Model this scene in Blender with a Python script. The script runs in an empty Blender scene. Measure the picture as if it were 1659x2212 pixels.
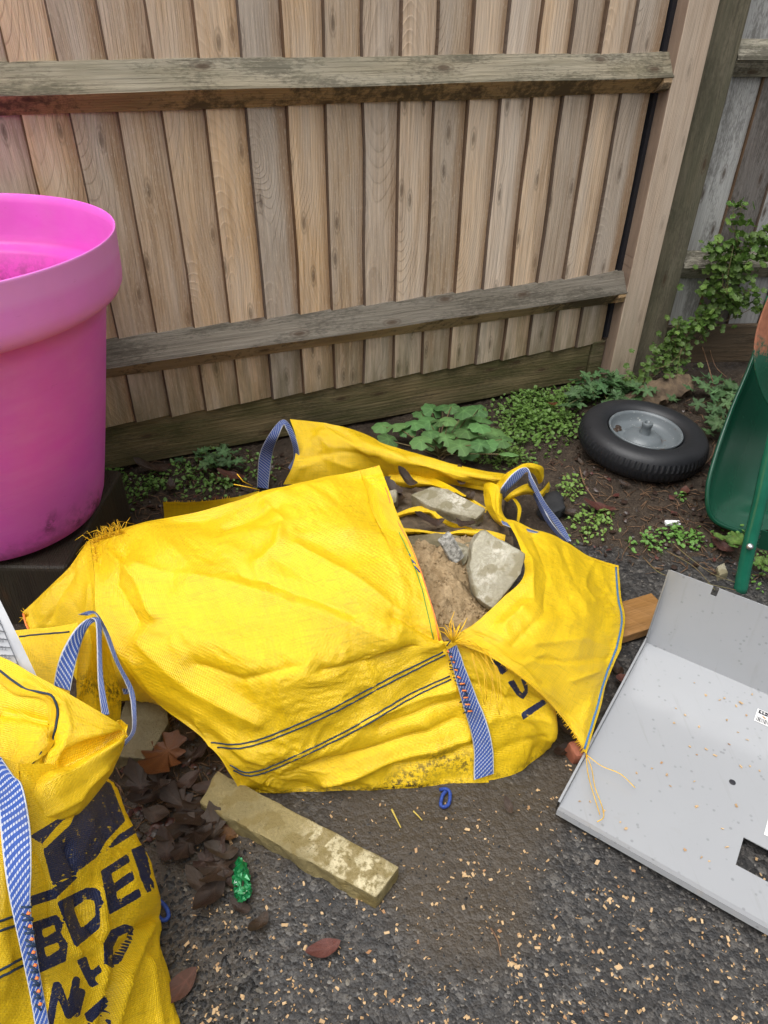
import bpy, bmesh, math, random
import numpy as np
from mathutils import Vector, Matrix
from mathutils.bvhtree import BVHTree

# ------------------------------------------------------------------ camera, sky, sun, exposure
S = bpy.context.scene
COL = S.collection
CAM_H = 1.19                       # phone held about 1.2 m above the ground
PITCH, ROLL, FOC = 0.62744, 0.01559, 1538.03 / 2212.0
cam_d = bpy.data.cameras.new('camera')
cam = bpy.data.objects.new('camera', cam_d); COL.objects.link(cam); S.camera = cam
cam_d.sensor_fit = 'VERTICAL'; cam_d.sensor_height = 24.0; cam_d.lens = 24.0 * FOC
cam_d.clip_start = 0.02; cam_d.clip_end = 500
FW = Vector((0, math.cos(PITCH), -math.sin(PITCH)))
_r0 = Vector((1, 0, 0)); _u0 = _r0.cross(FW)
RT = _r0 * math.cos(ROLL) + _u0 * math.sin(ROLL)
UP = -_r0 * math.sin(ROLL) + _u0 * math.cos(ROLL)
CAM = Vector((0, 0, CAM_H))
cam.matrix_world = Matrix(((RT.x, UP.x, -FW.x, 0), (RT.y, UP.y, -FW.y, 0), (RT.z, UP.z, -FW.z, CAM_H), (0, 0, 0, 1)))

SUN_EL, SUN_AZ = math.radians(71), math.radians(222)   # azimuth clockwise from +Y
W = bpy.data.worlds.new('World'); S.world = W; W.use_nodes = True
wn = W.node_tree; wn.nodes.clear()
sky = wn.nodes.new('ShaderNodeTexSky'); sky.sky_type = 'NISHITA'; sky.sun_disc = False
sky.sun_elevation = SUN_EL; sky.sun_rotation = SUN_AZ
sky.air_density = 1.0; sky.dust_density = 7.0; sky.ozone_density = 1.0
hs = wn.nodes.new('ShaderNodeHueSaturation'); hs.inputs['Saturation'].default_value = 0.12
bg = wn.nodes.new('ShaderNodeBackground'); bg.inputs['Strength'].default_value = 0.12
wo = wn.nodes.new('ShaderNodeOutputWorld')
wn.links.new(sky.outputs[0], hs.inputs['Color']); wn.links.new(hs.outputs[0], bg.inputs[0]); wn.links.new(bg.outputs[0], wo.inputs[0])
sun_d = bpy.data.lights.new('sun', 'SUN'); sun_d.energy = 1.0; sun_d.angle = math.radians(60); sun_d.color = (1, .97, .93)
sun = bpy.data.objects.new('sun', sun_d); COL.objects.link(sun)
sdir = Vector((math.sin(SUN_AZ) * math.cos(SUN_EL), math.cos(SUN_AZ) * math.cos(SUN_EL), math.sin(SUN_EL)))
sun.rotation_euler = sdir.to_track_quat('Z', 'Y').to_euler(); sun.location = (0, 0, 6)
S.view_settings.view_transform = 'Standard'; S.view_settings.look = 'None'
S.view_settings.exposure = 0.66; S.view_settings.gamma = 1.0; S.view_settings.use_curve_mapping = False
S.cycles.use_denoising = True; S.cycles.max_bounces = 6; S.cycles.transparent_max_bounces = 8

rnd = random.Random(7)
rng = np.random.default_rng(7)

# ------------------------------------------------------------------ surveying: where a sight line meets a level, a depth or a wall
def ray(u, v): return FW * 1538.03 + RT * (u - 829.5) - UP * (v - 1106.0)
def P(u, v, z=0.0):
    d = ray(u, v); return CAM + d * ((z - CAM_H) / d.z)
def PY(u, v, y):
    d = ray(u, v); return CAM + d * (y / d.y)
def PN(u, v, n, D):
    d = ray(u, v); return CAM + d * ((D - CAM.dot(n)) / d.dot(n))
def proj_np(V):
    d = np.asarray(V) - np.array(CAM); z = d @ np.array(FW)
    return np.stack([829.5 + 1538.03 * (d @ np.array(RT)) / z, 1106.0 - 1538.03 * (d @ np.array(UP)) / z], -1)

# ------------------------------------------------------------------ numpy noise
def _hash(ix, iy, seed):
    h = (ix.astype(np.int64) * 374761393 + iy.astype(np.int64) * 668265263 + seed * 1442695041) & 0xffffffff
    h = ((h ^ (h >> 13)) * 1274126177) & 0xffffffff
    return ((h ^ (h >> 16)) & 0xffffff) / float(0xffffff)
def noise2(x, y, seed=0):
    x = np.asarray(x, float); y = np.asarray(y, float)
    ix = np.floor(x); iy = np.floor(y); fx = x - ix; fy = y - iy
    def g(a, b):
        t = _hash(ix + a, iy + b, seed) * 2 * np.pi
        return np.cos(t) * (fx - a) + np.sin(t) * (fy - b)
    sx = fx * fx * fx * (fx * (fx * 6 - 15) + 10); sy = fy * fy * fy * (fy * (fy * 6 - 15) + 10)
    a = g(0, 0) * (1 - sx) + g(1, 0) * sx; b = g(0, 1) * (1 - sx) + g(1, 1) * sx
    return (a * (1 - sy) + b * sy) * 1.5
def fbm(x, y, o=4, seed=0):
    t = 0; a = 1.0
    for k in range(o): t = t + a * noise2(x * 2 ** k, y * 2 ** k, seed + k * 17); a *= .5
    return t
def sstep(a, b, x):
    t = np.clip((x - a) / (b - a), 0, 1); return t * t * (3 - 2 * t)

# ------------------------------------------------------------------ object helpers
ORG = {}
def tag(o, label=None, cat=None, group=None, kind=None):
    if label: o['label'] = label
    if cat: o['category'] = cat
    if group: o['group'] = group
    if kind: o['kind'] = kind
    return o
def thing(name, label, cat, loc, group=None, rotz=0.0):
    o = bpy.data.objects.new(name, None); COL.objects.link(o)
    o.empty_display_size = .05; o.location = loc; o.rotation_euler = (0, 0, rotz)
    ORG[o] = Vector(loc); return tag(o, label, cat, group)
def mk(name, V, F, mat, parent=None, local=False, smooth=True, uv=None, attrs=None, loc=None, mats=None, midx=None):
    V = np.asarray([tuple(v) for v in V], float).reshape(-1, 3)
    if loc is not None: V = V - np.array(loc)
    elif parent is not None and not local: V = V - np.array(ORG[parent])
    me = bpy.data.meshes.new(name); me.from_pydata(V.tolist(), [], [tuple(int(i) for i in f) for f in F])
    for m in (mats or [mat]): me.materials.append(m)
    if midx is not None: me.polygons.foreach_set('material_index', np.asarray(midx, np.int32))
    if smooth: me.polygons.foreach_set('use_smooth', np.ones(len(me.polygons), bool))
    if uv is not None:
        l = me.uv_layers.new(name='UVMap'); vi = np.zeros(len(me.loops), np.int32); me.loops.foreach_get('vertex_index', vi)
        l.data.foreach_set('uv', np.asarray(uv, np.float32)[vi].ravel())
    for k, a in (attrs or {}).items():
        at = me.attributes.new(k, 'FLOAT', 'POINT'); at.data.foreach_set('value', np.asarray(a, np.float32))
    me.update()
    o = bpy.data.objects.new(name, me); COL.objects.link(o)
    if loc is not None: o.location = loc
    if parent is not None:
        o.parent = parent; ORG[o] = ORG[parent]
    else: ORG[o] = Vector(loc) if loc is not None else Vector((0, 0, 0))
    return o
class MB:
    def __init__(s): s.V = []; s.F = []; s.M = []
    def add(s, V, F, m=0):
        b = len(s.V); s.V += [tuple(v) for v in V]; s.F += [tuple(i + b for i in f) for f in F]; s.M += [m] * len(F)
    def tube(s, pts, r, n=6, taper=None, m=0, cap=True):
        pts = [Vector(p) for p in pts]; V = []; F = []; k = len(pts); prev = None
        for i, p in enumerate(pts):
            t = (pts[min(i + 1, k - 1)] - pts[max(i - 1, 0)]); t = t.normalized() if t.length > 1e-9 else Vector((0, 0, 1))
            a = prev - t * prev.dot(t) if prev else t.orthogonal()
            a = a.normalized() if a.length > 1e-6 else t.orthogonal().normalized(); b = t.cross(a); prev = a
            rr = r * (taper[i] if taper is not None else 1)
            for j in range(n):
                q = 2 * math.pi * j / n; V.append(p + a * math.cos(q) * rr + b * math.sin(q) * rr)
        for i in range(k - 1):
            for j in range(n): F.append((i * n + j, i * n + (j + 1) % n, (i + 1) * n + (j + 1) % n, (i + 1) * n + j))
        if cap: F.append(tuple(range(n - 1, -1, -1))); F.append(tuple((k - 1) * n + j for j in range(n)))
        s.add(V, F, m)
    def box(s, x0, x1, y0, y1, z0, z1, m=0):
        V = [(x, y, z) for z in (z0, z1) for y in (y0, y1) for x in (x0, x1)]
        s.add(V, [(0, 2, 3, 1), (4, 5, 7, 6), (0, 1, 5, 4), (2, 6, 7, 3), (0, 4, 6, 2), (1, 3, 7, 5)], m)
    def lathe(s, prof, n=48, c=(0, 0, 0), m=0, closed=False):
        V = []; F = []; k = len(prof)
        for i, (r, z) in enumerate(prof):
            for j in range(n):
                q = 2 * math.pi * j / n; V.append((c[0] + r * math.cos(q), c[1] + r * math.sin(q), c[2] + z))
        for i in range(k if closed else k - 1):
            for j in range(n):
                a = i * n; b = ((i + 1) % k) * n; F.append((a + j, a + (j + 1) % n, b + (j + 1) % n, b + j))
        s.add(V, F, m)
    def obj(s, name, mat, parent=None, **k):
        return mk(name, s.V, s.F, mat, parent, midx=s.M if k.get('mats') else None, **k)
def bevel(o, w=.003, seg=2):
    m = o.modifiers.new('bevel', 'BEVEL'); m.width = w; m.segments = seg; m.limit_method = 'ANGLE'; m.angle_limit = math.radians(35); return o
def copy_tree(o, parent=None):
    c = o.copy(); COL.objects.link(c); c.parent = parent
    for ch in list(o.children): copy_tree(ch, c)
    return c

# ------------------------------------------------------------------ node helper
class NT:
    def __init__(s, name):
        s.m = bpy.data.materials.new(name); s.m.use_nodes = True; s.t = s.m.node_tree; s.t.nodes.clear()
        s.out = s.t.nodes.new('ShaderNodeOutputMaterial'); s.b = s.n('BsdfPrincipled'); s.l(s.b, s.out.inputs[0])
    def n(s, ty, **kw):
        x = s.t.nodes.new('ShaderNode' + ty)
        for k, v in kw.items():
            if hasattr(x, k) and k not in ('location',): setattr(x, k, v)
        return x
    def l(s, a, b):
        s.t.links.new(a.outputs[0] if hasattr(a, 'outputs') else a, b)
    def setin(s, x, key, v):
        i = x.inputs[key]
        if hasattr(v, 'outputs') or isinstance(v, bpy.types.NodeSocket): s.l(v, i)
        else: i.default_value = v
    def math(s, op, a, b=0.0, c=None, clamp=False):
        x = s.n('Math', operation=op); x.use_clamp = clamp; s.setin(x, 0, a); s.setin(x, 1, b)
        if c is not None: s.setin(x, 2, c)
        return x.outputs[0]
    def mix(s, f, a, b, mode='MIX'):
        x = s.n('Mix', data_type='RGBA', blend_type=mode); s.setin(x, 0, f)
        for k, v in ((6, a), (7, b)):
            if isinstance(v, tuple): v = v + (1,) if len(v) == 3 else v
            s.setin(x, k, v)
        return x.outputs[2]
    def noise(s, vec=None, scale=5, detail=3, rough=.55, dist=0.0, out='Fac'):
        x = s.n('TexNoise'); x.inputs['Scale'].default_value = scale; x.inputs['Detail'].default_value = detail
        x.inputs['Roughness'].default_value = rough; x.inputs['Distortion'].default_value = dist
        if vec is not None: s.l(vec, x.inputs['Vector'])
        return x.outputs[out]
    def vor(s, vec=None, scale=5, feature='F1', out='Distance', rand=1.0, dim='3D'):
        x = s.n('TexVoronoi', feature=feature, voronoi_dimensions=dim); x.inputs['Scale'].default_value = scale; x.inputs['Randomness'].default_value = rand
        if vec is not None: s.l(vec, x.inputs['Vector'])
        return x.outputs[out]
    def ramp(s, f, stops):
        x = s.n('ValToRGB'); e = x.color_ramp.elements
        while len(e) < len(stops): e.new(.5)
        for i, (p, c) in enumerate(stops):
            e[i].position = p; e[i].color = (c, c, c, 1) if isinstance(c, (int, float)) else tuple(c) + (1,)
        s.l(f, x.inputs[0]); return x.outputs[0]
    def mapping(s, vec, scale=(1, 1, 1), loc=(0, 0, 0), rot=(0, 0, 0)):
        x = s.n('Mapping'); s.l(vec, x.inputs[0]); x.inputs['Scale'].default_value = scale
        s.setin(x, 'Location', loc); x.inputs['Rotation'].default_value = rot; return x.outputs[0]
    def obj(s): return s.n('TexCoord').outputs['Object']
    def gen(s, k): return s.n('TexCoord').outputs[k]
    def attr(s, name): return s.n('Attribute', attribute_name=name).outputs['Fac']
    def rand(s): return s.n('ObjectInfo').outputs['Random']
    def bump(s, h, strength=.5, dist=.002, nrm=None):
        x = s.n('Bump'); x.inputs['Strength'].default_value = strength; x.inputs['Distance'].default_value = dist
        s.l(h, x.inputs['Height'])
        if nrm is not None: s.l(nrm, x.inputs['Normal'])
        return x.outputs[0]
    def fin(s, col=None, rough=None, nrm=None, spec=None, **kw):
        if col is not None: s.setin(s.b, 'Base Color', col + (1,) if isinstance(col, tuple) else col)
        if rough is not None: s.setin(s.b, 'Roughness', rough)
        if nrm is not None: s.l(nrm, s.b.inputs['Normal'])
        if spec is not None: s.b.inputs['Specular IOR Level'].default_value = spec
        for k, v in kw.items(): s.setin(s.b, k.replace('_', ' '), v)
        return s.m

# ------------------------------------------------------------------ materials
def mat_wood(name, light, dark, axis='z', ring=.0055, weather=(.30, .28, .25), wamt=.4, algae=0.0, algae_col=(.10, .11, .04), knots=.8, rough=.75, fibre=1.0, var=.35, stain=0.0, darker=0.0, edgeb=0.0):
    t = NT(name); co = t.obj(); r = t.rand()
    off = t.n('CombineXYZ'); t.l(t.math('MULTIPLY', r, 37.0), off.inputs[0]); t.l(t.math('MULTIPLY', r, 91.0), off.inputs[2])
    sp = t.n('SeparateXYZ'); t.l(co, sp.inputs[0])
    a, l = (sp.outputs[0], sp.outputs[2]) if axis == 'z' else (sp.outputs[2], sp.outputs[0])
    b = sp.outputs[1]
    q = t.n('CombineXYZ'); t.l(t.math('ADD', a, t.math('MULTIPLY', b, .6)), q.inputs[0]); t.l(l, q.inputs[1]); t.l(t.math('MULTIPLY', r, 53.0), q.inputs[2]); q = q.outputs[0]
    n1 = t.noise(t.mapping(q, (.8, .75, 1)), 1.2, 1, .4)
    n2 = t.noise(t.mapping(q, (3, 1.6, 1), loc=(3, 9, 2)), 1.0, 2, .5)
    sx = t.math('MULTIPLY', r, 29.0); kq = t.n('CombineXYZ'); t.l(t.math('ADD', t.math('MULTIPLY', a, 11.0), sx), kq.inputs[0]); t.l(t.math('ADD', t.math('MULTIPLY', l, 3.6), t.math('MULTIPLY', r, 71.0)), kq.inputs[1])
    kd = t.vor(kq.outputs[0], 1.0, dim='2D')
    kf = t.ramp(kd, [(.0, 1.0), (.16, 0.0)])
    cx = t.math('ADD', t.math('ADD', a, t.math('MULTIPLY', t.math('SUBTRACT', r, .5), .07)), t.math('MULTIPLY', t.math('SUBTRACT', n2, .5), .03))
    cz = t.math('MULTIPLY', t.math('SUBTRACT', n1, .44), .55)
    rr = t.math('SQRT', t.math('ADD', t.math('MULTIPLY', cx, cx), t.math('MULTIPLY', cz, cz)))
    rr = t.math('ADD', rr, t.math('MULTIPLY', t.ramp(kd, [(0, 1.), (.33, 0.)]), .012))
    rg = t.math('FRACT', t.math('DIVIDE', rr, ring))
    rg = t.ramp(rg, [(0, .15), (.55, .35), (.88, 1.0), (1.0, .15)])
    fb = t.noise(t.mapping(q, (420, 9, 1)), 1.0, 3, .6)
    fb2 = t.noise(t.mapping(q, (120, 5, 1)), 1.0, 3, .6)
    f = t.math('ADD', t.math('MULTIPLY', t.math('MULTIPLY', rg, t.math('ADD', t.math('MULTIPLY', n2, .6), .02)), .55), t.math('MULTIPLY', t.math('SUBTRACT', fb2, .34), 1.5 * fibre), clamp=True)
    col = t.mix(f, light, dark)
    hv = t.n('HueSaturation'); t.l(col, hv.inputs['Color'])
    t.l(t.math('ADD', t.math('MULTIPLY', t.math('FRACT', t.math('MULTIPLY', r, 7.31)), var), 1 - var / 2), hv.inputs['Value'])
    t.l(t.math('ADD', t.math('MULTIPLY', t.math('FRACT', t.math('MULTIPLY', r, 3.77)), .5), .7), hv.inputs['Saturation'])
    col = hv.outputs[0]
    wmask = t.ramp(t.noise(t.mapping(q, (14, 2.2, 1)), 1.0, 4, .6), [(.36, 0.), (.68, 1.)])
    col = t.mix(t.math('MULTIPLY', wmask, wamt), col, weather)
    if stain:
        sm = t.ramp(t.math('ADD', t.math('MULTIPLY', t.noise(t.mapping(q, (14, 4, 1)), 1.0, 4, .6), .6), t.math('MULTIPLY', t.noise(t.mapping(q, (170, 60, 1)), 1.0, 3, .7), .4)), [(.48, 0.), (.58, 1.)])
        col = t.mix(t.math('MULTIPLY', sm, stain), col, (.035, .03, .02))
    if algae:
        am = t.ramp(t.noise(t.mapping(q, (16, 3.5, 1), loc=(5, 1, 0)), 1.0, 5, .65), [(.38, 0.), (.62, 1.)])
        col = t.mix(t.math('MULTIPLY', am, algae), col, algae_col)
    if knots:
        col = t.mix(t.math('MULTIPLY', t.ramp(kd, [(.02, 1.), (.055, .75), (.075, .15), (.10, .5), (.125, 0.)]), knots), col, (.06, .035, .02))
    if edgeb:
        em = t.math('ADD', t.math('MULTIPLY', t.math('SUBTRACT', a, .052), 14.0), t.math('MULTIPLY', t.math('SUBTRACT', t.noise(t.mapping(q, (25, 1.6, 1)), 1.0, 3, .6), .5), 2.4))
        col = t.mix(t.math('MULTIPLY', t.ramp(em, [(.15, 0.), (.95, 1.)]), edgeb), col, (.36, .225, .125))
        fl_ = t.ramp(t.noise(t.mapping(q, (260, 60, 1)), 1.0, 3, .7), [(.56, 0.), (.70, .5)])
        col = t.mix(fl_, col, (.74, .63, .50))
    if darker:
        dz = t.math('ADD', t.math('MULTIPLY', t.math('SUBTRACT', .50, sp.outputs[2]), 2.2), t.math('MULTIPLY', t.math('SUBTRACT', t.noise(t.mapping(q, (30, 4, 1)), 1.0, 4, .65), .5), 1.6))
        col = t.mix(t.math('MULTIPLY', t.ramp(dz, [(.2, 0.), (.8, 1.)]), darker), col, (.115, .105, .045))  # green-brown tint, stronger towards the foot of the wood
    h = t.math('ADD', t.math('MULTIPLY', rg, .5), t.math('MULTIPLY', fb2, 1.6)); h = t.math('ADD', h, fb)
    return t.fin(col, rough, t.bump(h, .8, .002), .3)

M = {}
M['board'] = mat_wood('new_board_wood', (.78, .575, .385), (.25, .15, .08), weather=(.69, .62, .54), wamt=.5, var=.6, rough=.62, ring=.0075, knots=.6, darker=.6, edgeb=.75)
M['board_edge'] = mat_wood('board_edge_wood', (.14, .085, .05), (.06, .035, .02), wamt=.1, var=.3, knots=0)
M['post'] = mat_wood('new_post_wood', (.70, .50, .32), (.36, .22, .12), weather=(.62, .52, .42), wamt=.5, var=.1, knots=.3, darker=.3)
M['post_side'] = mat_wood('post_side_wood', (.34, .215, .13), (.17, .10, .06), weather=(.26, .19, .14), wamt=.4, var=.1, knots=.3)  # browner, darker wood for the post's left face
M['rail_top'] = mat_wood('rail_weathered', (.33, .29, .215), (.11, .095, .065), axis='x', weather=(.37, .345, .28), wamt=.5, algae=.35, algae_col=(.095, .09, .05), ring=.009, stain=.6, var=.1)
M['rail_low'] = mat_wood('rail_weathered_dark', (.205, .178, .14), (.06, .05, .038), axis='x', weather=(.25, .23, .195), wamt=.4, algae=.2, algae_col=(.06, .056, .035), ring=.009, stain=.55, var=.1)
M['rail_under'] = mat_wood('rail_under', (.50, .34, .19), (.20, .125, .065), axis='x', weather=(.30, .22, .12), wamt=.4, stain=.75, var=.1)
M['gravel_board'] = mat_wood('gravel_board_wood', (.24, .18, .09), (.075, .055, .025), axis='x', weather=(.17, .155, .09), wamt=.4, algae=.7, algae_col=(.062, .065, .02), ring=.012, stain=.5, var=.1)
M['old_board'] = mat_wood('old_board_wood', (.46, .46, .45), (.15, .145, .135), weather=(.52, .52, .51), wamt=.5, stain=.45, var=.2, ring=.006)
M['old_board_dark'] = mat_wood('old_board_dark_wood', (.20, .18, .165), (.06, .05, .045), weather=(.26, .25, .24), wamt=.4, stain=.5, var=.2, ring=.006)
M['old_post'] = mat_wood('old_post_wood', (.19, .165, .115), (.05, .043, .03), weather=(.21, .195, .15), wamt=.4, algae=.5, algae_col=(.06, .065, .038), stain=.4, var=.05)
M['old_rail'] = mat_wood('old_rail_wood', (.40, .36, .27), (.09, .078, .055), axis='x', weather=(.34, .32, .28), wamt=.3, stain=.7, algae=.25, var=.1)
M['old_gravel'] = mat_wood('old_gravel_wood', (.12, .085, .055), (.04, .03, .02), axis='x', weather=(.14, .115, .085), wamt=.4, stain=.6, var=.1)
M['plank'] = mat_wood('plank_wood', (.27, .155, .075), (.15, .085, .04), axis='x', wamt=.1, var=.05, knots=.2, rough=.55)
M['dark_timber'] = mat_wood('dark_timber', (.035, .024, .015), (.012, .009, .006), wamt=.2, weather=(.04, .03, .022), stain=.6, var=.2, rough=.45)

def mat_fabric(name, base=(.95, .63, .010), ink=False, dirt=0.0):
    t = NT(name); uv = t.gen('UV'); co = t.obj()
    sp = t.n('SeparateXYZ'); t.l(uv, sp.inputs[0])
    pitch = .0052
    wu = t.math('SINE', t.math('MULTIPLY', sp.outputs[0], 2 * math.pi / pitch)); wv = t.math('SINE', t.math('MULTIPLY', sp.outputs[1], 2 * math.pi / pitch))
    wv2 = t.math('SINE', t.math('MULTIPLY', sp.outputs[1], math.pi / pitch))
    weave = t.math('MULTIPLY', t.math('MULTIPLY', t.math('ABSOLUTE', wu), t.math('ABSOLUTE', wv)), 1.0)
    chk = t.math('MULTIPLY', t.math('SINE', t.math('MULTIPLY', sp.outputs[0], math.pi / pitch)), wv2)
    thr = t.noise(t.mapping(uv, (300, 8, 1)), 1.0, 2, .6); thr2 = t.noise(t.mapping(uv, (8, 300, 1)), 1.0, 2, .6)
    big = t.noise(co, 7, 4, .6)
    v = t.math('ADD', t.math('MULTIPLY', t.math('ADD', thr, thr2), .32), t.math('MULTIPLY', big, .35))
    v = t.math('ADD', t.math('ADD', v, t.math('MULTIPLY', weave, .26)), .36)
    col = t.mix(1.0, base, v, 'MULTIPLY')
    # thin places where the slit tapes part and the dark inside shows
    gap = t.ramp(t.math('ADD', t.noise(t.mapping(uv, (26, 150, 1)), 1.0, 3, .6), t.math('MULTIPLY', t.noise(uv, 5, 2), .25)), [(.69, 0.), (.80, 1.)])
    col = t.mix(t.math('MULTIPLY', gap, .22), col, (.30, .19, .01))
    if dirt:
        dm = t.math('MULTIPLY', t.attr('dirt'), t.ramp(t.noise(uv, 85, 5, .75), [(.47, 0.), (.56, 1.)]))
        col = t.mix(dm, col, (.03, .022, .012))
    lg = t.ramp(t.noise(co, 16, 5, .7), [(.60, 0.), (.9, .14)])
    col = t.mix(lg, col, (.34, .24, .06))
    if ink:
        ia = t.math('LESS_THAN', t.math('ADD', t.attr('ink'), t.math('MULTIPLY', t.math('SUBTRACT', t.noise(uv, 240, 2, .5), .5), 3.0)), 0.0)
        worn = t.ramp(t.math('ADD', t.noise(uv, 60, 5, .8), t.math('MULTIPLY', t.noise(t.mapping(uv, (10, 420, 1)), 1.0, 2), .35)), [(.78, 1.0), (.86, .12)])
        col = t.mix(t.math('MULTIPLY', ia, worn), col, (.014, .021, .072))
    hgt = t.math('ADD', t.math('MULTIPLY', weave, 1.0), t.math('MULTIPLY', chk, .35))
    hgt = t.math('ADD', hgt, t.math('MULTIPLY', t.noise(uv, 38, 4, .62), 2.4))
    nb = t.bump(hgt, .55, .0012)
    t.fin(col, t.ramp(big, [(.3, .26), (.7, .42)]), nb, .6)
    tr = t.n('BsdfTranslucent'); t.l(col, tr.inputs[0]); t.l(nb, tr.inputs['Normal'])
    mx = t.n('MixShader'); mx.inputs[0].default_value = .16; t.l(t.b, mx.inputs[1]); t.l(tr, mx.inputs[2]); t.l(mx, t.out.inputs[0])
    return t.m
M['yellow'] = mat_fabric('woven_yellow', ink=True, dirt=1.0)
def mat_strap(name):
    t = NT(name); uv = t.gen('UV'); sp = t.n('SeparateXYZ'); t.l(uv, sp.inputs[0])   # u across in metres, v along
    x, y = sp.outputs[0], sp.outputs[1]
    row = t.math('FLOOR', t.math('DIVIDE', x, .0042))
    ph = t.math('FRACT', t.math('ADD', t.math('DIVIDE', y, .0085), t.math('ADD', t.math('MULTIPLY', row, .34), t.math('MULTIPLY', t.math('FRACT', t.math('DIVIDE', x, .0042)), .34))))
    dash = t.math('LESS_THAN', ph, .36)
    gapx = t.math('GREATER_THAN', t.math('FRACT', t.math('DIVIDE', x, .0042)), .28)
    w = t.math('MULTIPLY', dash, gapx)
    edge = t.math('GREATER_THAN', t.attr('edge'), .90)
    w = t.math('MAXIMUM', t.math('MULTIPLY', w, .85), edge)
    blue = t.mix(t.noise(uv, 120, 3), (.022, .055, .235), (.038, .10, .37))
    col = t.mix(w, blue, (.50, .52, .56))
    col = t.mix(t.ramp(t.noise(t.obj(), 25, 4), [(.55, 0.), (.8, .5)]), col, (.10, .10, .14))
    h = t.math('ADD', ph, t.math('MULTIPLY', t.math('FRACT', t.math('DIVIDE', x, .0042)), .6))
    return t.fin(col, .7, t.bump(h, .7, .0013), .3)
M['strap'] = mat_strap('blue_white_webbing')
def mat_simple(name, c, rough=.5, spec=.4, metal=0.0, nz=0.0, c2=None, scale=30, bump=0.0, bscale=120):
    t = NT(name)
    col = c
    if c2: col = t.mix(t.ramp(t.noise(t.obj(), scale, 5, .65), [(.35, 0.), (.65, 1.)]), c, c2)
    n = t.bump(t.noise(t.obj(), bscale, 4, .6), bump, .002) if bump else None
    return t.fin(col, rough, n, spec, Metallic=metal)
M['thread'] = mat_simple('navy_thread', (.015, .035, .075), .7)
M['green_thread'] = mat_simple('green_thread', (.08, .25, .04), .7)
M['orange_thread'] = mat_simple('orange_thread', (.85, .22, .05), .7)
M['fringe'] = mat_simple('yellow_tape', (.85, .52, .015), .45, c2=(.70, .40, .01))
M['cord'] = mat_simple('blue_cord', (.012, .03, .17), .7, c2=(.025, .07, .30), scale=200)

def mat_asphalt():
    t = NT('wet_asphalt'); co = t.obj()
    vc = t.n('TexVoronoi'); vc.inputs['Scale'].default_value = 95; t.l(co, vc.inputs['Vector'])
    vs = t.n('TexVoronoi'); vs.inputs['Scale'].default_value = 230; t.l(co, vs.inputs['Vector'])
    sepc = t.n('SeparateXYZ'); t.l(vc.outputs['Color'], sepc.inputs[0])
    seps = t.n('SeparateXYZ'); t.l(vs.outputs['Color'], seps.inputs[0])
    tone = t.ramp(sepc.outputs[0], [(0, (.010, .010, .011)), (.5, (.026, .025, .025)), (.85, (.052, .05, .048)), (1, (.11, .104, .096))])
    tone2 = t.ramp(seps.outputs[0], [(0, (.012, .011, .011)), (.6, (.032, .03, .029)), (.93, (.075, .07, .065)), (1, (.18, .17, .155))])
    col = t.mix(t.ramp(t.noise(co, 60, 2), [(.42, 0.), (.58, 1.)]), tone, tone2)
    col = t.mix(1.0, col, (.90, .88, .86), 'MULTIPLY')
    dm = t.math('ADD', t.math('MULTIPLY', t.attr('dirt'), 1.0), t.math('MULTIPLY', t.math('SUBTRACT', t.noise(co, 6, 5, .65), .5), 1.1))
    dm = t.ramp(dm, [(.25, 0.), (.75, 1.)])
    soil = t.mix(t.noise(co, 130, 4, .7), (.028, .021, .014), (.072, .055, .037))
    col = t.mix(t.math('MULTIPLY', dm, .85), col, soil)
    h = t.math('SUBTRACT', 1.0, t.math('ADD', t.math('MULTIPLY', vc.outputs['Distance'], 1.0), t.math('MULTIPLY', vs.outputs['Distance'], .5)))
    h = t.math('ADD', h, t.math('MULTIPLY', t.noise(co, 320, 3, .7), .6))
    ro = t.ramp(t.noise(co, 9, 4, .6), [(.3, .38), (.7, .68)])
    return t.fin(col, ro, t.bump(h, .8, .0022), .45)
M['asphalt'] = mat_asphalt()
def mat_soil():
    t = NT('damp_soil'); co = t.obj()
    n = t.noise(co, 26, 6, .72); n2 = t.noise(co, 150, 4, .7)
    col = t.ramp(t.math('ADD', t.math('MULTIPLY', n, .6), t.math('MULTIPLY', n2, .4)), [(.30, (.014, .010, .007)), (.5, (.045, .032, .022)), (.66, (.088, .064, .043)), (.8, (.15, .115, .082))])
    grit = t.ramp(t.vor(co, 120), [(.10, 1.), (.16, 0.)]); gm = t.math('MULTIPLY', grit, t.ramp(t.noise(co, 45, 2), [(.56, 0.), (.62, 1.)]))
    col = t.mix(gm, col, (.30, .25, .18))
    return t.fin(col, .8, t.bump(t.math('ADD', n, n2), .9, .008), .3)
M['soil'] = mat_soil()
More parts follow.
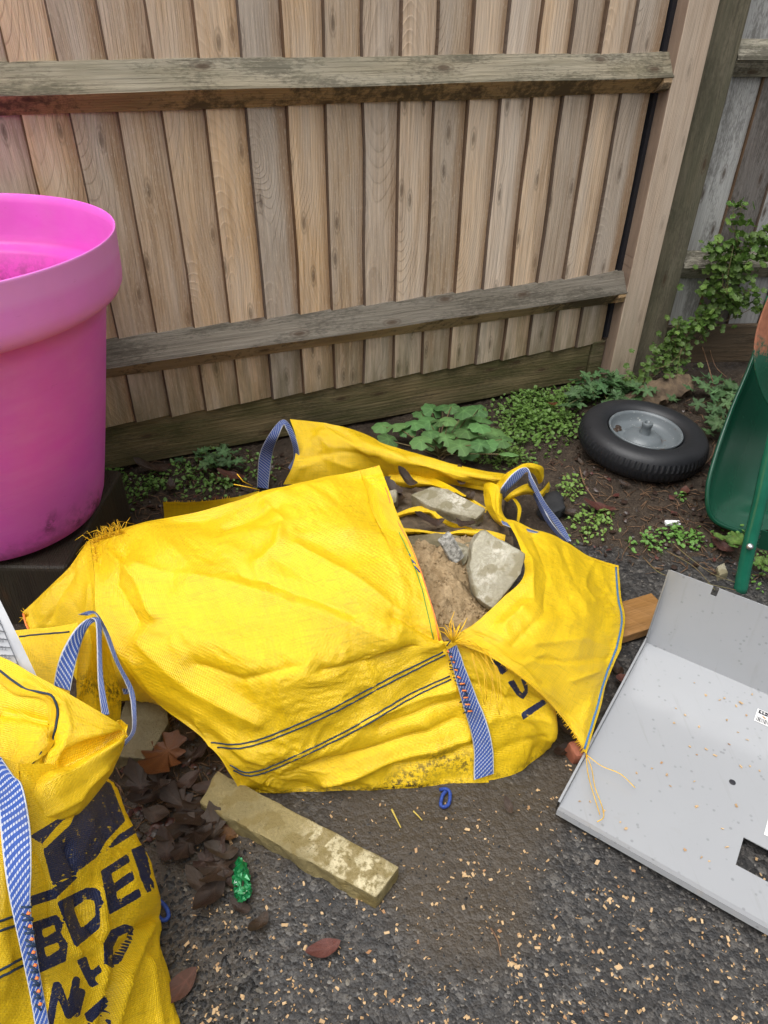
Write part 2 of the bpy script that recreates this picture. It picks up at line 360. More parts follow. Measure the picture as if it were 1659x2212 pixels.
def mat_stone(name, c1, c2, wet=None, white=None, scale=9, rough=.7):
    t = NT(name); co = t.obj()
    col = t.mix(t.ramp(t.noise(co, scale, 4, .6), [(.38, 0.), (.62, 1.)]), c1, c2)
    sp = t.noise(co, 160, 4, .75); col = t.mix(t.math('MULTIPLY', t.ramp(sp, [(.45, 1.), (.62, 0.)]), .35), col, tuple(x * .45 for x in c1))
    if white: col = t.mix(t.math('MULTIPLY', t.attr('white'), t.ramp(t.noise(co, 75, 5, .75), [(.40, 0.), (.56, 1.)])), col, white)
    if wet: col = t.mix(t.math('MULTIPLY', t.ramp(t.noise(co, 26, 3, .5), [(.52, 0.), (.57, 1.)]), .8), col, wet)
    pit = t.ramp(t.vor(co, 150), [(.12, 1.), (.2, 0.)]); pm = t.math('MULTIPLY', pit, t.ramp(t.noise(co, 38, 3), [(.48, 0.), (.58, 1.)]))
    col = t.mix(t.math('MULTIPLY', pm, .55), col, tuple(x * .35 for x in c1))
    h = t.math('SUBTRACT', t.math('ADD', t.noise(co, 40, 6, .7), t.math('MULTIPLY', sp, .6)), t.math('MULTIPLY', pm, .6))
    return t.fin(col, rough, t.bump(h, .75, .004), .35)
M['kerb'] = mat_stone('yellow_kerb_stone', (.30, .24, .105), (.215, .175, .08), wet=(.185, .14, .05), white=(.58, .51, .33))
M['slab_dark'] = mat_stone('dull_slab_stone', (.20, .17, .10), (.14, .12, .07), wet=(.115, .095, .05))
M['rubble'] = mat_stone('grey_rubble', (.37, .34, .245), (.27, .245, .165), wet=(.20, .175, .10), white=(.60, .57, .48), scale=14)
M['rubble_light'] = mat_stone('pale_rubble', (.44, .41, .31), (.33, .30, .21), wet=(.25, .22, .135), white=(.66, .63, .54), scale=12)
M['granite'] = mat_stone('granite', (.45, .44, .40), (.12, .115, .10), scale=130)
M['sand'] = None
def mat_sand():
    t = NT('damp_sand'); co = t.obj()
    n = t.noise(co, 20, 5, .65); n2 = t.noise(co, 400, 3, .7)
    col = t.mix(t.ramp(t.math('ADD', t.math('MULTIPLY', n, .6), t.math('MULTIPLY', n2, .4)), [(.35, 0.), (.65, 1.)]), (.22, .155, .08), (.46, .34, .20))
    return t.fin(col, .85, t.bump(t.math('ADD', t.math('MULTIPLY', n2, .6), t.noise(co, 70, 5, .7)), .8, .004), .25)
M['sand'] = mat_sand()
M['bag_dirt'] = mat_simple('bag_dirt', (.055, .040, .025), .8, c2=(.13, .095, .06), scale=45, bump=.9, bscale=140)
def mat_pink():
    t = NT('pink_plastic'); co = t.obj()
    n = t.noise(co, 5, 4, .6)
    col = t.mix(t.ramp(n, [(.35, 0.), (.65, 1.)]), (.64, .06, .43), (.60, .075, .40)); col = t.mix(t.attr('outer'), col, t.mix(t.ramp(n, [(.35, 0.), (.65, 1.)]), (.78, .115, .60), (.74, .125, .56)))  # outside lighter, inside deeper: wall light and inner bounce put into the colour
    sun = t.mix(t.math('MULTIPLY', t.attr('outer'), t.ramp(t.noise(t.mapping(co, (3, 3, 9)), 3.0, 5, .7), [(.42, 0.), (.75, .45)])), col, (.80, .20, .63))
    sep = t.n('SeparateXYZ'); t.l(co, sep.inputs[0])
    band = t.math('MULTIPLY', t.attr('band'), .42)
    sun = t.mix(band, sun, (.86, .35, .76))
    ms = t.ramp(t.noise(t.mapping(co, (5, 5, 30), rot=(.5, .2, 0)), 4.0, 5, .75), [(.66, 0.), (.71, .45)])
    sun = t.mix(ms, sun, (.50, .05, .30))
    ln = t.ramp(t.noise(t.mapping(co, (9, 9, 190), rot=(.35, .25, .1)), 1.0, 4, .7), [(.69, 0.), (.72, .5)]); sun = t.mix(t.math('MULTIPLY', ln, t.ramp(t.noise(co, 6, 2), [(.5, 0.), (.6, 1.)])), sun, (.48, .05, .30))
    hz = t.ramp(t.noise(t.mapping(co, (2, 2, 1.2)), 3.0, 4, .6), [(.5, 0.), (.8, .3)]); sun = t.mix(hz, sun, (.62, .22, .42))
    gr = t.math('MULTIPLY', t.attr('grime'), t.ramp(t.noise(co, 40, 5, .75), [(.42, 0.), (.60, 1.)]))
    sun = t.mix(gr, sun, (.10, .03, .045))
    ro = t.ramp(t.noise(co, 12, 4), [(.3, .38), (.7, .55)])
    return t.fin(sun, ro, t.bump(t.noise(co, 60, 3), .08, .002), .45, Subsurface_Weight=0.0)
M['pink'] = mat_pink()
def mat_panel():
    t = NT('grey_painted_steel'); co = t.obj()
    col = t.mix(t.noise(co, 4, 4, .6), (.365, .375, .39), (.41, .42, .435))
    sp = t.ramp(t.vor(co, 62), [(.12, 1.), (.2, 0.)]); run = t.ramp(t.noise(t.mapping(co, (60, 5, 5), rot=(0, 0, .6)), 1.0, 5, .7), [(.58, 0.), (.72, .28)]); col = t.mix(run, col, (.27, .265, .25))
    sm = t.math('MULTIPLY', sp, t.ramp(t.noise(co, 21, 2), [(.46, 0.), (.56, .5)]))
    col = t.mix(sm, col, (.20, .205, .22))
    sc = t.ramp(t.noise(t.mapping(co, (160, 14, 1), rot=(0, 0, 1.2)), 1.0, 4, .7), [(.72, 0.), (.76, .4)])
    col = t.mix(t.math('MULTIPLY', sc, t.ramp(t.noise(co, 7, 2), [(.5, 0.), (.6, 1.)])), col, (.36, .34, .32))
    dirt = t.ramp(t.noise(co, 14, 6, .8), [(.60, 0.), (.80, .35)])
    col = t.mix(dirt, col, (.33, .31, .28))
    return t.fin(col, t.ramp(t.noise(co, 10, 4), [(.3, .13), (.7, .26)]), t.bump(t.noise(co, 3, 2), .08, .01), .6, Metallic=.3)
M['panel'] = mat_panel()
M['sticker'] = mat_simple('white_sticker', (.75, .75, .75), .4)
M['print_shade_black'] = mat_simple('print_shade_black', (.02, .02, .025), .5)
M['grey_print'] = mat_simple('grey_print', (.16, .17, .19), .6)
M['paper'] = mat_simple('white_label', (.50, .51, .53), .45, c2=(.42, .43, .46), scale=20)
def mat_green():
    t = NT('green_enamel'); co = t.obj()
    col = t.mix(t.noise(co, 6, 4), (.003, .045, .024), (.006, .07, .038))
    sc = t.ramp(t.noise(t.mapping(co, (130, 130, 16), rot=(.5, .3, .4)), 1.0, 5, .75), [(.66, 0.), (.72, .55)])
    col = t.mix(sc, col, (.10, .18, .13))
    rust = t.math('MULTIPLY', t.attr('rust'), 1.0)
    rm = t.ramp(t.math('ADD', rust, t.math('MULTIPLY', t.math('SUBTRACT', t.noise(co, 45, 6, .75), .5), 1.3)), [(.42, 0.), (.58, 1.)])
    rc = t.mix(t.noise(co, 70, 5, .7), (.12, .035, .015), (.33, .13, .07))
    col = t.mix(rm, col, rc)
    ro = t.mix(rm, (.2, .2, .2), (.9, .9, .9))
    return t.fin(col, ro, t.bump(t.noise(co, 50, 4), .15, .003), .5)
M['green'] = mat_green()
M['green_tube'] = mat_simple('green_tube_enamel', (.012, .14, .085), .22, .6, c2=(.008, .10, .06), scale=12)
M['bare_chip'] = mat_simple('chipped_white', (.55, .58, .55), .6)
M['zinc'] = mat_simple('zinc', (.55, .56, .57), .35, metal=.9, c2=(.4, .4, .4))
def mat_rubber():
    t = NT('tyre_rubber'); co = t.obj()
    col = t.mix(t.noise(co, 22, 5, .65), (.007, .008, .010), (.020, .021, .025))
    dr = t.ramp(t.vor(co, 70), [(.10, 1.), (.16, 0.)]); dm = t.math('MULTIPLY', dr, t.ramp(t.noise(co, 30, 2), [(.56, 0.), (.62, 1.)]))
    return t.fin(col, t.mix(dm, (.5, .5, .5), (.08, .08, .08)), t.bump(t.math('ADD', t.noise(co, 90, 3), t.math('MULTIPLY', dm, 2.0)), .3, .002), .45)
M['rubber'] = mat_rubber()
def mat_rim():
    t = NT('grey_wheel_paint'); co = t.obj()
    col = t.mix(t.noise(co, 12, 4), (.098, .115, .125), (.14, .16, .172))
    ch = t.ramp(t.noise(co, 90, 5, .8), [(.62, 0.), (.66, 1.)])
    col = t.mix(ch, col, (.48, .48, .44))
    ru = t.ramp(t.noise(co, 24, 5, .75), [(.62, 0.), (.68, .8)])
    col = t.mix(ru, col, (.10, .055, .03))
    return t.fin(col, .38, None, .5)
M['rim'] = mat_rim()
def mat_leaf(name, c1, c2, vein=.3, rough=.5, trans=.25, scale=40):
    t = NT(name); co = t.obj(); r = t.rand()
    col = t.mix(t.noise(co, scale, 3), c1, c2)
    hv = t.n('HueSaturation'); t.l(col, hv.inputs['Color']); t.l(t.math('ADD', t.math('MULTIPLY', r, .6), .7), hv.inputs['Value'])
    t.l(t.math('ADD', t.math('MULTIPLY', t.math('FRACT', t.math('MULTIPLY', r, 5.7)), .03), .485), hv.inputs['Hue'])
    at = t.attr('vein'); col = t.mix(t.math('MULTIPLY', at, vein), hv.outputs[0], tuple(min(1, x * 2.2) for x in c2))
    nb = t.bump(t.noise(co, 130, 4), .5, .002)
    t.fin(col, rough, nb, .4)
    if trans:
        tr = t.n('BsdfTranslucent'); t.l(col, tr.inputs[0]); mx = t.n('MixShader'); mx.inputs[0].default_value = trans
        t.l(t.b, mx.inputs[1]); t.l(tr, mx.inputs[2]); t.l(mx, t.out.inputs[0])
    return t.m
M['mallow'] = mat_leaf('mallow_leaf', (.075, .17, .05), (.13, .26, .085), vein=.3)
M['cress'] = mat_leaf('cress_leaf', (.095, .19, .03), (.17, .29, .065), scale=14)
M['ivy'] = mat_leaf('toadflax_leaf', (.06, .135, .025), (.15, .25, .05))
M['geum'] = mat_leaf('jagged_leaf', (.045, .105, .035), (.09, .17, .065))
M['dead'] = mat_leaf('dead_leaf_dark', (.013, .008, .006), (.062, .038, .026), rough=.3, trans=0, vein=.25)
M['dead_orange'] = mat_leaf('dead_leaf_orange', (.040, .017, .006), (.11, .046, .013), rough=.3, trans=0, vein=.2)
M['dead_red'] = mat_leaf('dead_leaf_red', (.060, .020, .015), (.105, .042, .030), rough=.4, trans=0, vein=.3)
M['stem'] = mat_simple('plant_stem', (.11, .12, .04), .6, c2=(.16, .10, .05))
M['twig'] = mat_simple('dry_twig', (.20, .12, .065), .8, c2=(.11, .06, .035), scale=60)
M['straw'] = mat_simple('yellow_straw', (.50, .38, .08), .6)
def mat_chip():
    t = NT('wood_chip'); r = t.rand(); co = t.obj()
    col = t.ramp(r, [(0, (.40, .26, .13)), (.5, (.58, .42, .24)), (.85, (.50, .35, .19)), (1, (.32, .16, .075))])
    col = t.mix(t.math('MULTIPLY', t.noise(t.mapping(co, (700, 60, 60)), 1.0, 2), .45), col, (.30, .16, .07))
    return t.fin(col, .7, None, .3)
M['chip'] = mat_chip()
def mat_grit():
    t = NT('loose_grit'); g = t.n('NewGeometry').outputs['Random Per Island']
    col = t.ramp(g, [(0, (.008, .008, .009)), (.5, (.020, .0195, .019)), (.8, (.04, .037, .034)), (.94, (.09, .08, .068)), (1, (.2, .18, .145))])
    return t.fin(col, .55, t.bump(t.noise(t.obj(), 250, 3), .4, .002), .45)
M['grit'] = mat_grit()
M['brick'] = mat_simple('brick_bit', (.36, .12, .07), .8, c2=(.26, .09, .05), bump=.5)
M['foil'] = None
def mat_foil():
    t = NT('green_foil'); co = t.obj()
    n = t.noise(co, 45, 4, .7)
    col = t.mix(t.ramp(n, [(.55, 0.), (.60, 1.)]), (.006, .17, .05), (.10, .42, .20))
    col = t.mix(t.math('GREATER_THAN', t.noise(co, 70, 3, .6), .66), col, (.65, .72, .68))
    return t.fin(col, .25, t.bump(n, .6, .004), .6, Metallic=.25)
M['foil'] = mat_foil()
M['white_plastic'] = mat_simple('white_plastic', (.72, .72, .74), .45)
M['log'] = mat_stone('rotten_wood', (.17, .12, .075), (.065, .045, .03), scale=22, rough=.9)
M['charcoal'] = mat_simple('black_lump', (.015, .016, .018), .6, bump=.8, bscale=60)

# ------------------------------------------------------------------ the ground
def axis(a, b, step, far):
    fine = np.arange(a, b + 1e-9, step); g = [step]
    while sum(g) < far: g.append(g[-1] * 1.5)
    c = np.cumsum(g); return np.concatenate([a - c[::-1], fine, b + c])
def soil_edge(x):            # the bed of soil begins at this y
    e = np.interp(x, [-3, -.75, -.40, -.22, -.05, .10, .30, .50, .65, .80, 1.0, 1.4, 4], [.95, .70, .66, .84, 1.2, 1.35, 1.42, 1.46, 1.47, 1.42, 1.36, 1.25, 1.1])
    return e + .05 * fbm(x * 5, x * 0 + 3.3, 3, 5)
def h_asphalt(x, y): return .004 * fbm(x * 4, y * 4, 3, 1) + .0012 * noise2(x * 55, y * 55, 2) + .0010 * noise2(x * 120, y * 120, 9) - .003
def h_soil(x, y):
    d = y - soil_edge(x)
    return -.03 + .045 * sstep(-.10, .16, d) + .010 * fbm(x * 9, y * 9, 4, 3) + .006 * noise2(x * 50, y * 50, 8) + .004 * noise2(x * 110, y * 110, 11)
def h_ground(x, y): return float(np.maximum(h_asphalt(np.array([x]), np.array([y])), h_soil(np.array([x]), np.array([y])))[0])
def sheet(name, xs, ys, hf, mat, **at):
    X, Y = np.meshgrid(xs, ys); Z = hf(X, Y); n, m = X.shape
    i = np.arange(n * m).reshape(n, m); F = np.stack([i[:-1, :-1], i[:-1, 1:], i[1:, 1:], i[1:, :-1]], -1).reshape(-1, 4)
    V = np.stack([X, Y, Z], -1).reshape(-1, 3)
    o = mk(name, V, F, mat, attrs={k: f(X, Y).ravel() for k, f in at.items()}); return tag(o, kind='structure')
def dirt_mask(x, y):
    d = 0
    for (u, v, r, a) in [(930, 1760, .13, .8), (1000, 1900, .12, .75), (960, 1820, .1, .7), (1010, 2010, .08, .5), (380, 1850, .16, .9), (300, 1750, .2, .9), (1180, 1720, .1, .5), (350, 2150, .12, .4), (1400, 1180, .12, .6), (1250, 1640, .1, .6), (760, 1740, .12, .45)]:
        p = P(u, v); d = d + a * np.exp(-((x - p.x) ** 2 + (y - p.y) ** 2) / (r * r))
    return np.clip(d, 0, 1)
sheet('asphalt', axis(-1.0, 1.25, .0065, 30), axis(.28, 1.75, .0065, 30), h_asphalt, M['asphalt'], dirt=dirt_mask)
sheet('soil_bed', axis(-1.0, 1.75, .009, 4), np.concatenate([np.arange(.45, 2.75, .009), [3, 4]]), h_soil, M['soil'])

# ------------------------------------------------------------------ new fence
YAW, FD = 0.40208, 1.9853            # the fence plane: angle to the view and distance
TF = Vector((math.cos(YAW), math.sin(YAW), 0)); NF = Vector((-math.sin(YAW), math.cos(YAW), 0))
def FP(s, o, z): return TF * s + NF * (FD + o) + Vector((0, 0, z))
fence = thing('wooden_fence', 'new brown featheredge fence with two grey arris rails behind the yellow bag', 'fence', FP(.5, 0, 0), None, YAW)
ORG[fence] = None
def fl(s, o, z): return (s - .5, o, z)
S0, DS = .04506, .1020
def board_mesh(w, h0, h1, tl, tr, seed, nz=12):
    V = []; F = []; r = random.Random(seed)
    prof = [(0, 0), (0, -tl + .003), (.004, -tl), (w * .5, -(tl + tr) / 2), (w, -tr), (w, 0)]
    wob = [r.uniform(-1, 1) for _ in range(6)]
    for i in range(nz + 1):
        z = h0 + (h1 - h0) * i / nz
        dx = .0025 * (wob[0] * math.sin(z * 5 + wob[1] * 9) + wob[2] * math.sin(z * 13 + wob[3] * 7)); dy = .0015 * wob[4] * math.sin(z * 4 + wob[5] * 9)
        for (x, y) in prof: V.append((x + dx, y + dy, z))
    k = len(prof)
    for i in range(nz):
        for j in range(k): F.append((i * k + j, i * k + (j + 1) % k, (i + 1) * k + (j + 1) % k, (i + 1) * k + j))
    F.append(tuple(range(k))[::-1]); F.append(tuple(nz * k + j for j in range(k)))
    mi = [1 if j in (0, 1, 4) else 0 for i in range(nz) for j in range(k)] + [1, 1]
    return V, F, mi
for i in range(-9, 16):
    
    s = S0 + DS * i; last = i == 15
    w = .128 if not last else .119
    z0 = .176 - .004 * rnd.random()
    V, F, mi = board_mesh(w, z0, 1.80, .0185 + .003 * rnd.random(), .0035, i + 50)
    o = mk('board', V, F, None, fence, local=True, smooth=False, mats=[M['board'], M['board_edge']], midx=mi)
    o.location = fl(s, -.001 - .0004 * (i % 3), 0)
for name_z in ((1.0674, 1.0089, .9624), (.4319, .369, .3217)):
    zt, zr, zb = name_z; mb = MB(); n = 40; s0, s1 = -.95, 1.722; rr = random.Random(int(zt * 100))
    secs = []
    for i in range(n + 1):
        s = s0 + (s1 - s0) * i / n; e = .0012 * math.sin(i * .55 + zt * 9) + rr.uniform(-.0005, .0005)
        secs.append([fl(s, -.002, zt + e), fl(s, -.022, zt + e - .001), fl(s, -.0585 + e * .5, zr + .004 + e), fl(s, -.0605 + e * .5, zr - .002 + e), fl(s, -.0245, zb + .003 - e), fl(s, -.002, zb - e)])
    V = [p for q in secs for p in q]; k = 6
    F = []; mi = []
    for i in range(n):
        for j in range(k): F.append((i * k + j, (i + 1) * k + j, (i + 1) * k + (j + 1) % k, i * k + (j + 1) % k)); mi.append(1 if j in (3, 4) else 0)
    F += [tuple(range(k)), tuple(n * k + j for j in range(k))[::-1]]; mi += [1, 1]
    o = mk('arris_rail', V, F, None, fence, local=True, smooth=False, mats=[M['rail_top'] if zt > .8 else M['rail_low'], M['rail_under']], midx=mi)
    mb = MB(); pr_ = [(.0, -.018), (.0, -.052), (.003, -.054), (.003, -.018)]; ex0 = fl(1.686, 0, 0)[0]
    hs_ = [(-.02, -.018), (-.052, -.006), (-.0575, .012), (-.054, .024), (-.03, .034), (-.018, .035)]
    V = [(ex0 + dx, y - .004, zr + z - .026) for dx in (0, .030) for (y, z) in hs_]
    mb.add(V, [(j, 6 + j, 6 + (j + 1) % 6, (j + 1) % 6) for j in range(6)] + [tuple(range(5, -1, -1)), tuple(range(6, 12))]); mb.obj('rail_end', M['rail_under'], fence, local=True, smooth=False)
mb = MB(); mb.box(*[fl(-.95, 0, 0)[0], fl(1.655, 0, 0)[0]], -.004, .024, .026, .1755); bevel(mb.obj('gravel_board', M['gravel_board'], fence, local=True, smooth=False), .003)
mb = MB(); mb.box(fl(1.658, 0, 0)[0], fl(1.712, 0, 0)[0], -.012, .03, .0, .178); bevel(mb.obj('cleat', M['gravel_board'], fence, local=True, smooth=False), .003)
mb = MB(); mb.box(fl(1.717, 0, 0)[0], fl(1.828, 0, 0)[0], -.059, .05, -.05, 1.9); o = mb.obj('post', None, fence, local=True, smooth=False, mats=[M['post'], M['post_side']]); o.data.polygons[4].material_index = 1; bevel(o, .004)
mb = MB(); mb.box(fl(1.703, 0, 0)[0], fl(1.7165, 0, 0)[0], -.013, .03, .19, 1.88); mb.obj('gap_shade', M['print_shade_black'], fence, local=True, smooth=False)  # black strip standing in for the shade in the gap by the post
mb = MB(); mb.box(fl(-.95, 0, 0)[0], fl(1.72, 0, 0)[0], .04, .046, 0, 1.9); o = mb.obj('shade_backing', M['print_shade_black'], fence, local=True, smooth=False)  # added black sheet behind the boards, puts shade into the gaps
# ------------------------------------------------------------------ old fence on the right
YAW2 = math.radians(5.0)
T2 = Vector((math.cos(YAW2), math.sin(YAW2), 0)); N2 = Vector((-math.sin(YAW2), math.cos(YAW2), 0))
B0 = FP(1.842, -.015, 0)                       # front left foot of the old corner post
old = thing('old_fence', 'weathered grey fence with creeper in the right corner', 'fence', B0, None, YAW2); ORG[old] = None
D2 = B0.dot(N2)
def o2(u, v, off=0.0):                         # local coordinates on the old fence's plane
    p = PN(u, v, N2, D2 + off) - B0; return p.dot(T2), p.z
mb = MB(); mb.box(0, .118, 0, .1, -.05, 1.9); bevel(mb.obj('post', M['old_post'], old, local=True, smooth=False), .006)
OFF2 = .045
xg = .118
bw = .125
zt1 = o2(1600, 126, .0)[1]; zt2 = o2(1490, 578, .0)[1]
for i in range(9):
    V, F, mi = board_mesh(bw + .012, .16, 1.85, .020, .008, 300 + i)
    o = mk('board', V, F, None, old, local=True, smooth=False, mats=[M['old_board_dark' if i in (1, 4, 5) else 'old_board'], M['board_edge']], midx=mi); o.location = (xg + bw * i, OFF2 + .022 - .001 * (i % 2), 0)
for zr in (zt1, zt2):
    mb = MB(); pr = [(.024, .045), (.015, .048), (-.016, .006), (-.018, -.004), (.015, -.050), (.024, -.048)]
    V = [(x, OFF2 - .022 + y, zr + z) for x in (.122, 1.25) for (y, z) in pr]
    mb.add(V, [(j, 6 + j, 6 + (j + 1) % 6, (j + 1) % 6) for j in range(6)] + [tuple(range(6)), tuple(range(11, 5, -1))]); mb.obj('arris_rail', M['old_rail'], old, local=True, smooth=False)
gz1 = o2(1580, 699, OFF2)[1]; 
mb = MB(); mb.box(.12, 1.25, OFF2 - .018, OFF2 + .004, max(.02, gz1 - .15), gz1); bevel(mb.obj('gravel_board', M['old_gravel'], old, local=True, smooth=False), .004)

# ------------------------------------------------------------------ pink pot on dark timbers
PX, PYY, PZ = -.877, 1.342, .2
pot = thing('plant_pot', 'large pink plastic plant pot with scuffed rim standing by the fence', 'pot', (PX, PYY, PZ))
def pr(pr_, n=96):
    mb = MB(); mb.lathe(pr_, n, (PX, PYY, PZ)); return mb
rb, rt, zt, zl = .219, .362, .622, .505
prof = [(.0, .0), (rb - .05, .0), (rb - .028, .003), (rb - .010, .016), (rb, .042)]
for k in range(1, 13):
    f = k / 12; prof.append((rb + (.318 - rb) * f ** .95, .042 + (zl - .008 - .042) * f))
prof += [(.330, zl - .006), (.346, zl + .002), (.354, zl + .016), (.356, zl + .032)]
for k in range(1, 6): prof.append((.356 + .004 * k / 5, zl + .032 + (zt - zl - .038) * k / 5))
prof += [(.3605, zt - .002), (.359, zt), (.3565, zt - .002)]
for k in range(1, 7): prof.append((.355 - .006 * k / 6, zt - .004 - (zt - zl - .02) * k / 6))
prof += [(.340, zl + .008), (.322, zl + .004), (.314, zl - .004)]
for k in range(1, 8): prof.append((.313 - .079 * k / 7, zl - .01 - .36 * k / 7))
prof += [(.0, zl - .375)]
mb = MB(); mb.lathe(prof, 112, (PX, PYY, PZ))
V = np.array(mb.V); hh = V[:, 2] - PZ; rad = np.hypot(V[:, 0] - PX, V[:, 1] - PYY)
ring_i = np.arange(len(prof)).repeat(112)
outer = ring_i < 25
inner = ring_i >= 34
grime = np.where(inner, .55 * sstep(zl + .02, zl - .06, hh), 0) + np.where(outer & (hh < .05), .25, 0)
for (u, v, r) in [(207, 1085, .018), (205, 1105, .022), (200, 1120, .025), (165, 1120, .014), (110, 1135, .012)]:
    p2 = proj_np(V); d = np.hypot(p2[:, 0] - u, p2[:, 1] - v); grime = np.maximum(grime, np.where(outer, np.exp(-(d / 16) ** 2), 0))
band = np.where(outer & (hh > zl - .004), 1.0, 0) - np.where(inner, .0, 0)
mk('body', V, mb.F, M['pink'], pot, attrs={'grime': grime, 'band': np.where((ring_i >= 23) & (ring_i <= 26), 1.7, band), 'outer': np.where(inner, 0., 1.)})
blk = thing('timber_block', 'dark wet timber sleepers under the pink pot', 'timber', (PX, PYY, 0))
for k in range(2):
    mb = MB(); x0 = PX - .20 + .205 * k; mb.box(x0, x0 + .195, PYY - .19, PYY + .2, -.01, .199 - .003 * k); bevel(mb.obj('sleeper', M['dark_timber'], blk, smooth=False), .012, 3)

# ------------------------------------------------------------------ cloth patches
def catmull(A, n, ax):
    A = np.moveaxis(np.asarray(A, float), ax, 0); k = len(A)
    ext = np.concatenate([[2 * A[0] - A[1]], A, [2 * A[-1] - A[-2]]])
    t = np.linspace(0, k - 1, n); i = np.minimum(t.astype(int), k - 2); f = (t - i).reshape([-1] + [1] * (A.ndim - 1))
    p0, p1, p2, p3 = ext[i], ext[i + 1], ext[i + 2], ext[i + 3]
    o = .5 * (2 * p1 + (p2 - p0) * f + (2 * p0 - 5 * p1 + 4 * p2 - p3) * f ** 2 + (3 * p1 - p0 - 3 * p2 + p3) * f ** 3)
    return np.moveaxis(o, 0, ax)
def seg_d(p, a, b):
    a = np.array(a, float); b = np.array(b, float); ab = b - a
    t = np.clip(((p - a) @ ab) / (ab @ ab), 0, 1); return np.hypot(*((p - a - t[:, None] * ab).T))
def poly_sdf(p, poly):
    d = np.full(len(p), 1e9); ins = np.zeros(len(p), bool); n = len(poly)
    for i in range(n):
        a, b = poly[i], poly[(i + 1) % n]; d = np.minimum(d, seg_d(p, a, b))
        c = ((a[1] > p[:, 1]) != (b[1] > p[:, 1]))
        with np.errstate(divide='ignore', invalid='ignore'):
            x = (b[0] - a[0]) * (p[:, 1] - a[1]) / ((b[1] - a[1]) or 1e-9) + a[0]
        ins ^= c & (p[:, 0] < x)
    return np.where(ins, -d, d)
def pl_d(p, pts):
    d = np.full(len(p), 1e9)
    for a, b in zip(pts[:-1], pts[1:]): d = np.minimum(d, seg_d(p, a, b))
    return d
SURF = []
def patch(name, grid, parent, step=.006, wr=1.0, creases=(), ink=None, dirt=None, seed=0, mat=None, uvoff=(0, 0), edge=.02, label=None, follow=None, pts3=None, keep=False, fine=1.0, seam_dim=None):
    G = np.array([[tuple(P(*q)) for q in row] for row in grid]) if pts3 is None else np.array(pts3, float)
    lu = np.linalg.norm(np.diff(G, axis=1), axis=-1).sum(1).max(); lv = np.linalg.norm(np.diff(G, axis=0), axis=-1).sum(0).max()
    nu = max(6, int(lu / step)); nv = max(4, int(lv / step))
    X = catmull(catmull(G, nv, 0), nu, 1)
    du = np.gradient(X, axis=1); dv = np.gradient(X, axis=0)
    N = np.cross(du, dv); N /= np.linalg.norm(N, axis=-1, keepdims=True) + 1e-12
    tocam = np.array(CAM) - X; N *= np.sign((N * tocam).sum(-1).mean()) or 1
    uu = np.linspace(0, lu, nu)[None].repeat(nv, 0) + uvoff[0]; vv = np.linspace(0, lv, nv)[:, None].repeat(nu, 1) + uvoff[1]
    a, b = uu + seed * 3.1, vv + seed * 1.7
    wx = a + .05 * noise2(a * 7, b * 7, seed + 1); wy = b + .05 * noise2(a * 7 + 9, b * 7, seed + 2)
    rid = lambda f, s, st=1.0: (1 - np.abs(noise2(wx * f, wy * f * st, s)) * 2.2)
    m1 = sstep(-.25, .45, noise2(a * 4, b * 4, seed + 9)); m2 = sstep(-.1, .5, noise2(a * 6 + 3, b * 6, seed + 19))
    h = .0055 * rid(5, seed + 3) + .0044 * rid(11, seed + 4, .7) * m1 + .0022 * rid(21, seed + 5) * fine * m2 + .0009 * rid(48, seed + 6) * fine * (.4 + m1) + .004 * noise2(a * 9, b * 3, seed + 7)
    rs = random.Random(seed * 7 + 1); tri = lambda x: 2 * np.abs(2 * (x - np.floor(x + .5))) - 1
    for k in range(7):
        an = rs.uniform(0, math.pi); f = rs.choice((3.2, 4.5, 6.0, 8.5, 11.0)); w1 = .35 * noise2(a * 3 + k, b * 3, seed + 40 + k)
        msk = sstep(-.15, .35, noise2(a * 3.3 + 5 * k, b * 3.3, seed + 60 + k)); h = h + .021 / f * msk * tri((a * math.cos(an) + b * math.sin(an)) * f + rs.random() + w1)
    h -= h.mean()
    eu = np.minimum(uu - uu.min(), uu.max() - uu); ev = np.minimum(vv - vv.min(), vv.max() - vv)
    tap = np.clip(np.minimum(eu, ev) / max(edge, 1e-5), .25, 1)
    h = h * wr * tap
    px = proj_np(X.reshape(-1, 3))
    for (pts, w, amp) in creases:
        d = pl_d(px, pts).reshape(h.shape); h = h + amp * np.exp(-np.abs(d) / w * 1.15)
    X = X + N * h[..., None]
    i = np.arange(nu * nv).reshape(nv, nu); F = np.stack([i[:-1, :-1], i[:-1, 1:], i[1:, 1:], i[1:, :-1]], -1).reshape(-1, 4)
    V = X.reshape(-1, 3); px = proj_np(V)
    at = {'ink': np.full(len(V), 99.0), 'dirt': np.zeros(len(V))}
    if ink is not None: at['ink'] = ink(px)
    if dirt is not None: at['dirt'] = dirt(px, V)
    o = mk(name, V, F, mat or M['yellow'], parent, uv=np.stack([uu, vv], -1).reshape(-1, 2), attrs=at)
    if label: o['label'] = label
    SURF.append(BVHTree.FromPolygons([Vector(v) for v in V], [tuple(int(j) for j in f) for f in F]))
    o['_s'] = len(SURF) - 1
    return o
def onto(o_or_list, pts, lift=.0015, n=None):
    L = o_or_list if isinstance(o_or_list, (list, tuple)) else [o_or_list]
    pts = np.array(pts, float)
    if n: pts = catmull(pts, n, 0)
    out = []
    for (u, v) in pts:
        d = ray(u, v).normalized(); best = None
        for o in L:
            loc, nor, idx, dist = SURF[o['_s']].ray_cast(CAM, d, 10)
            if loc is not None and (best is None or dist < best[0]):
                if nor.dot(d) > 0: nor = -nor
                best = (dist, loc + nor * lift)
        if best: out.append(best[1])
    return out
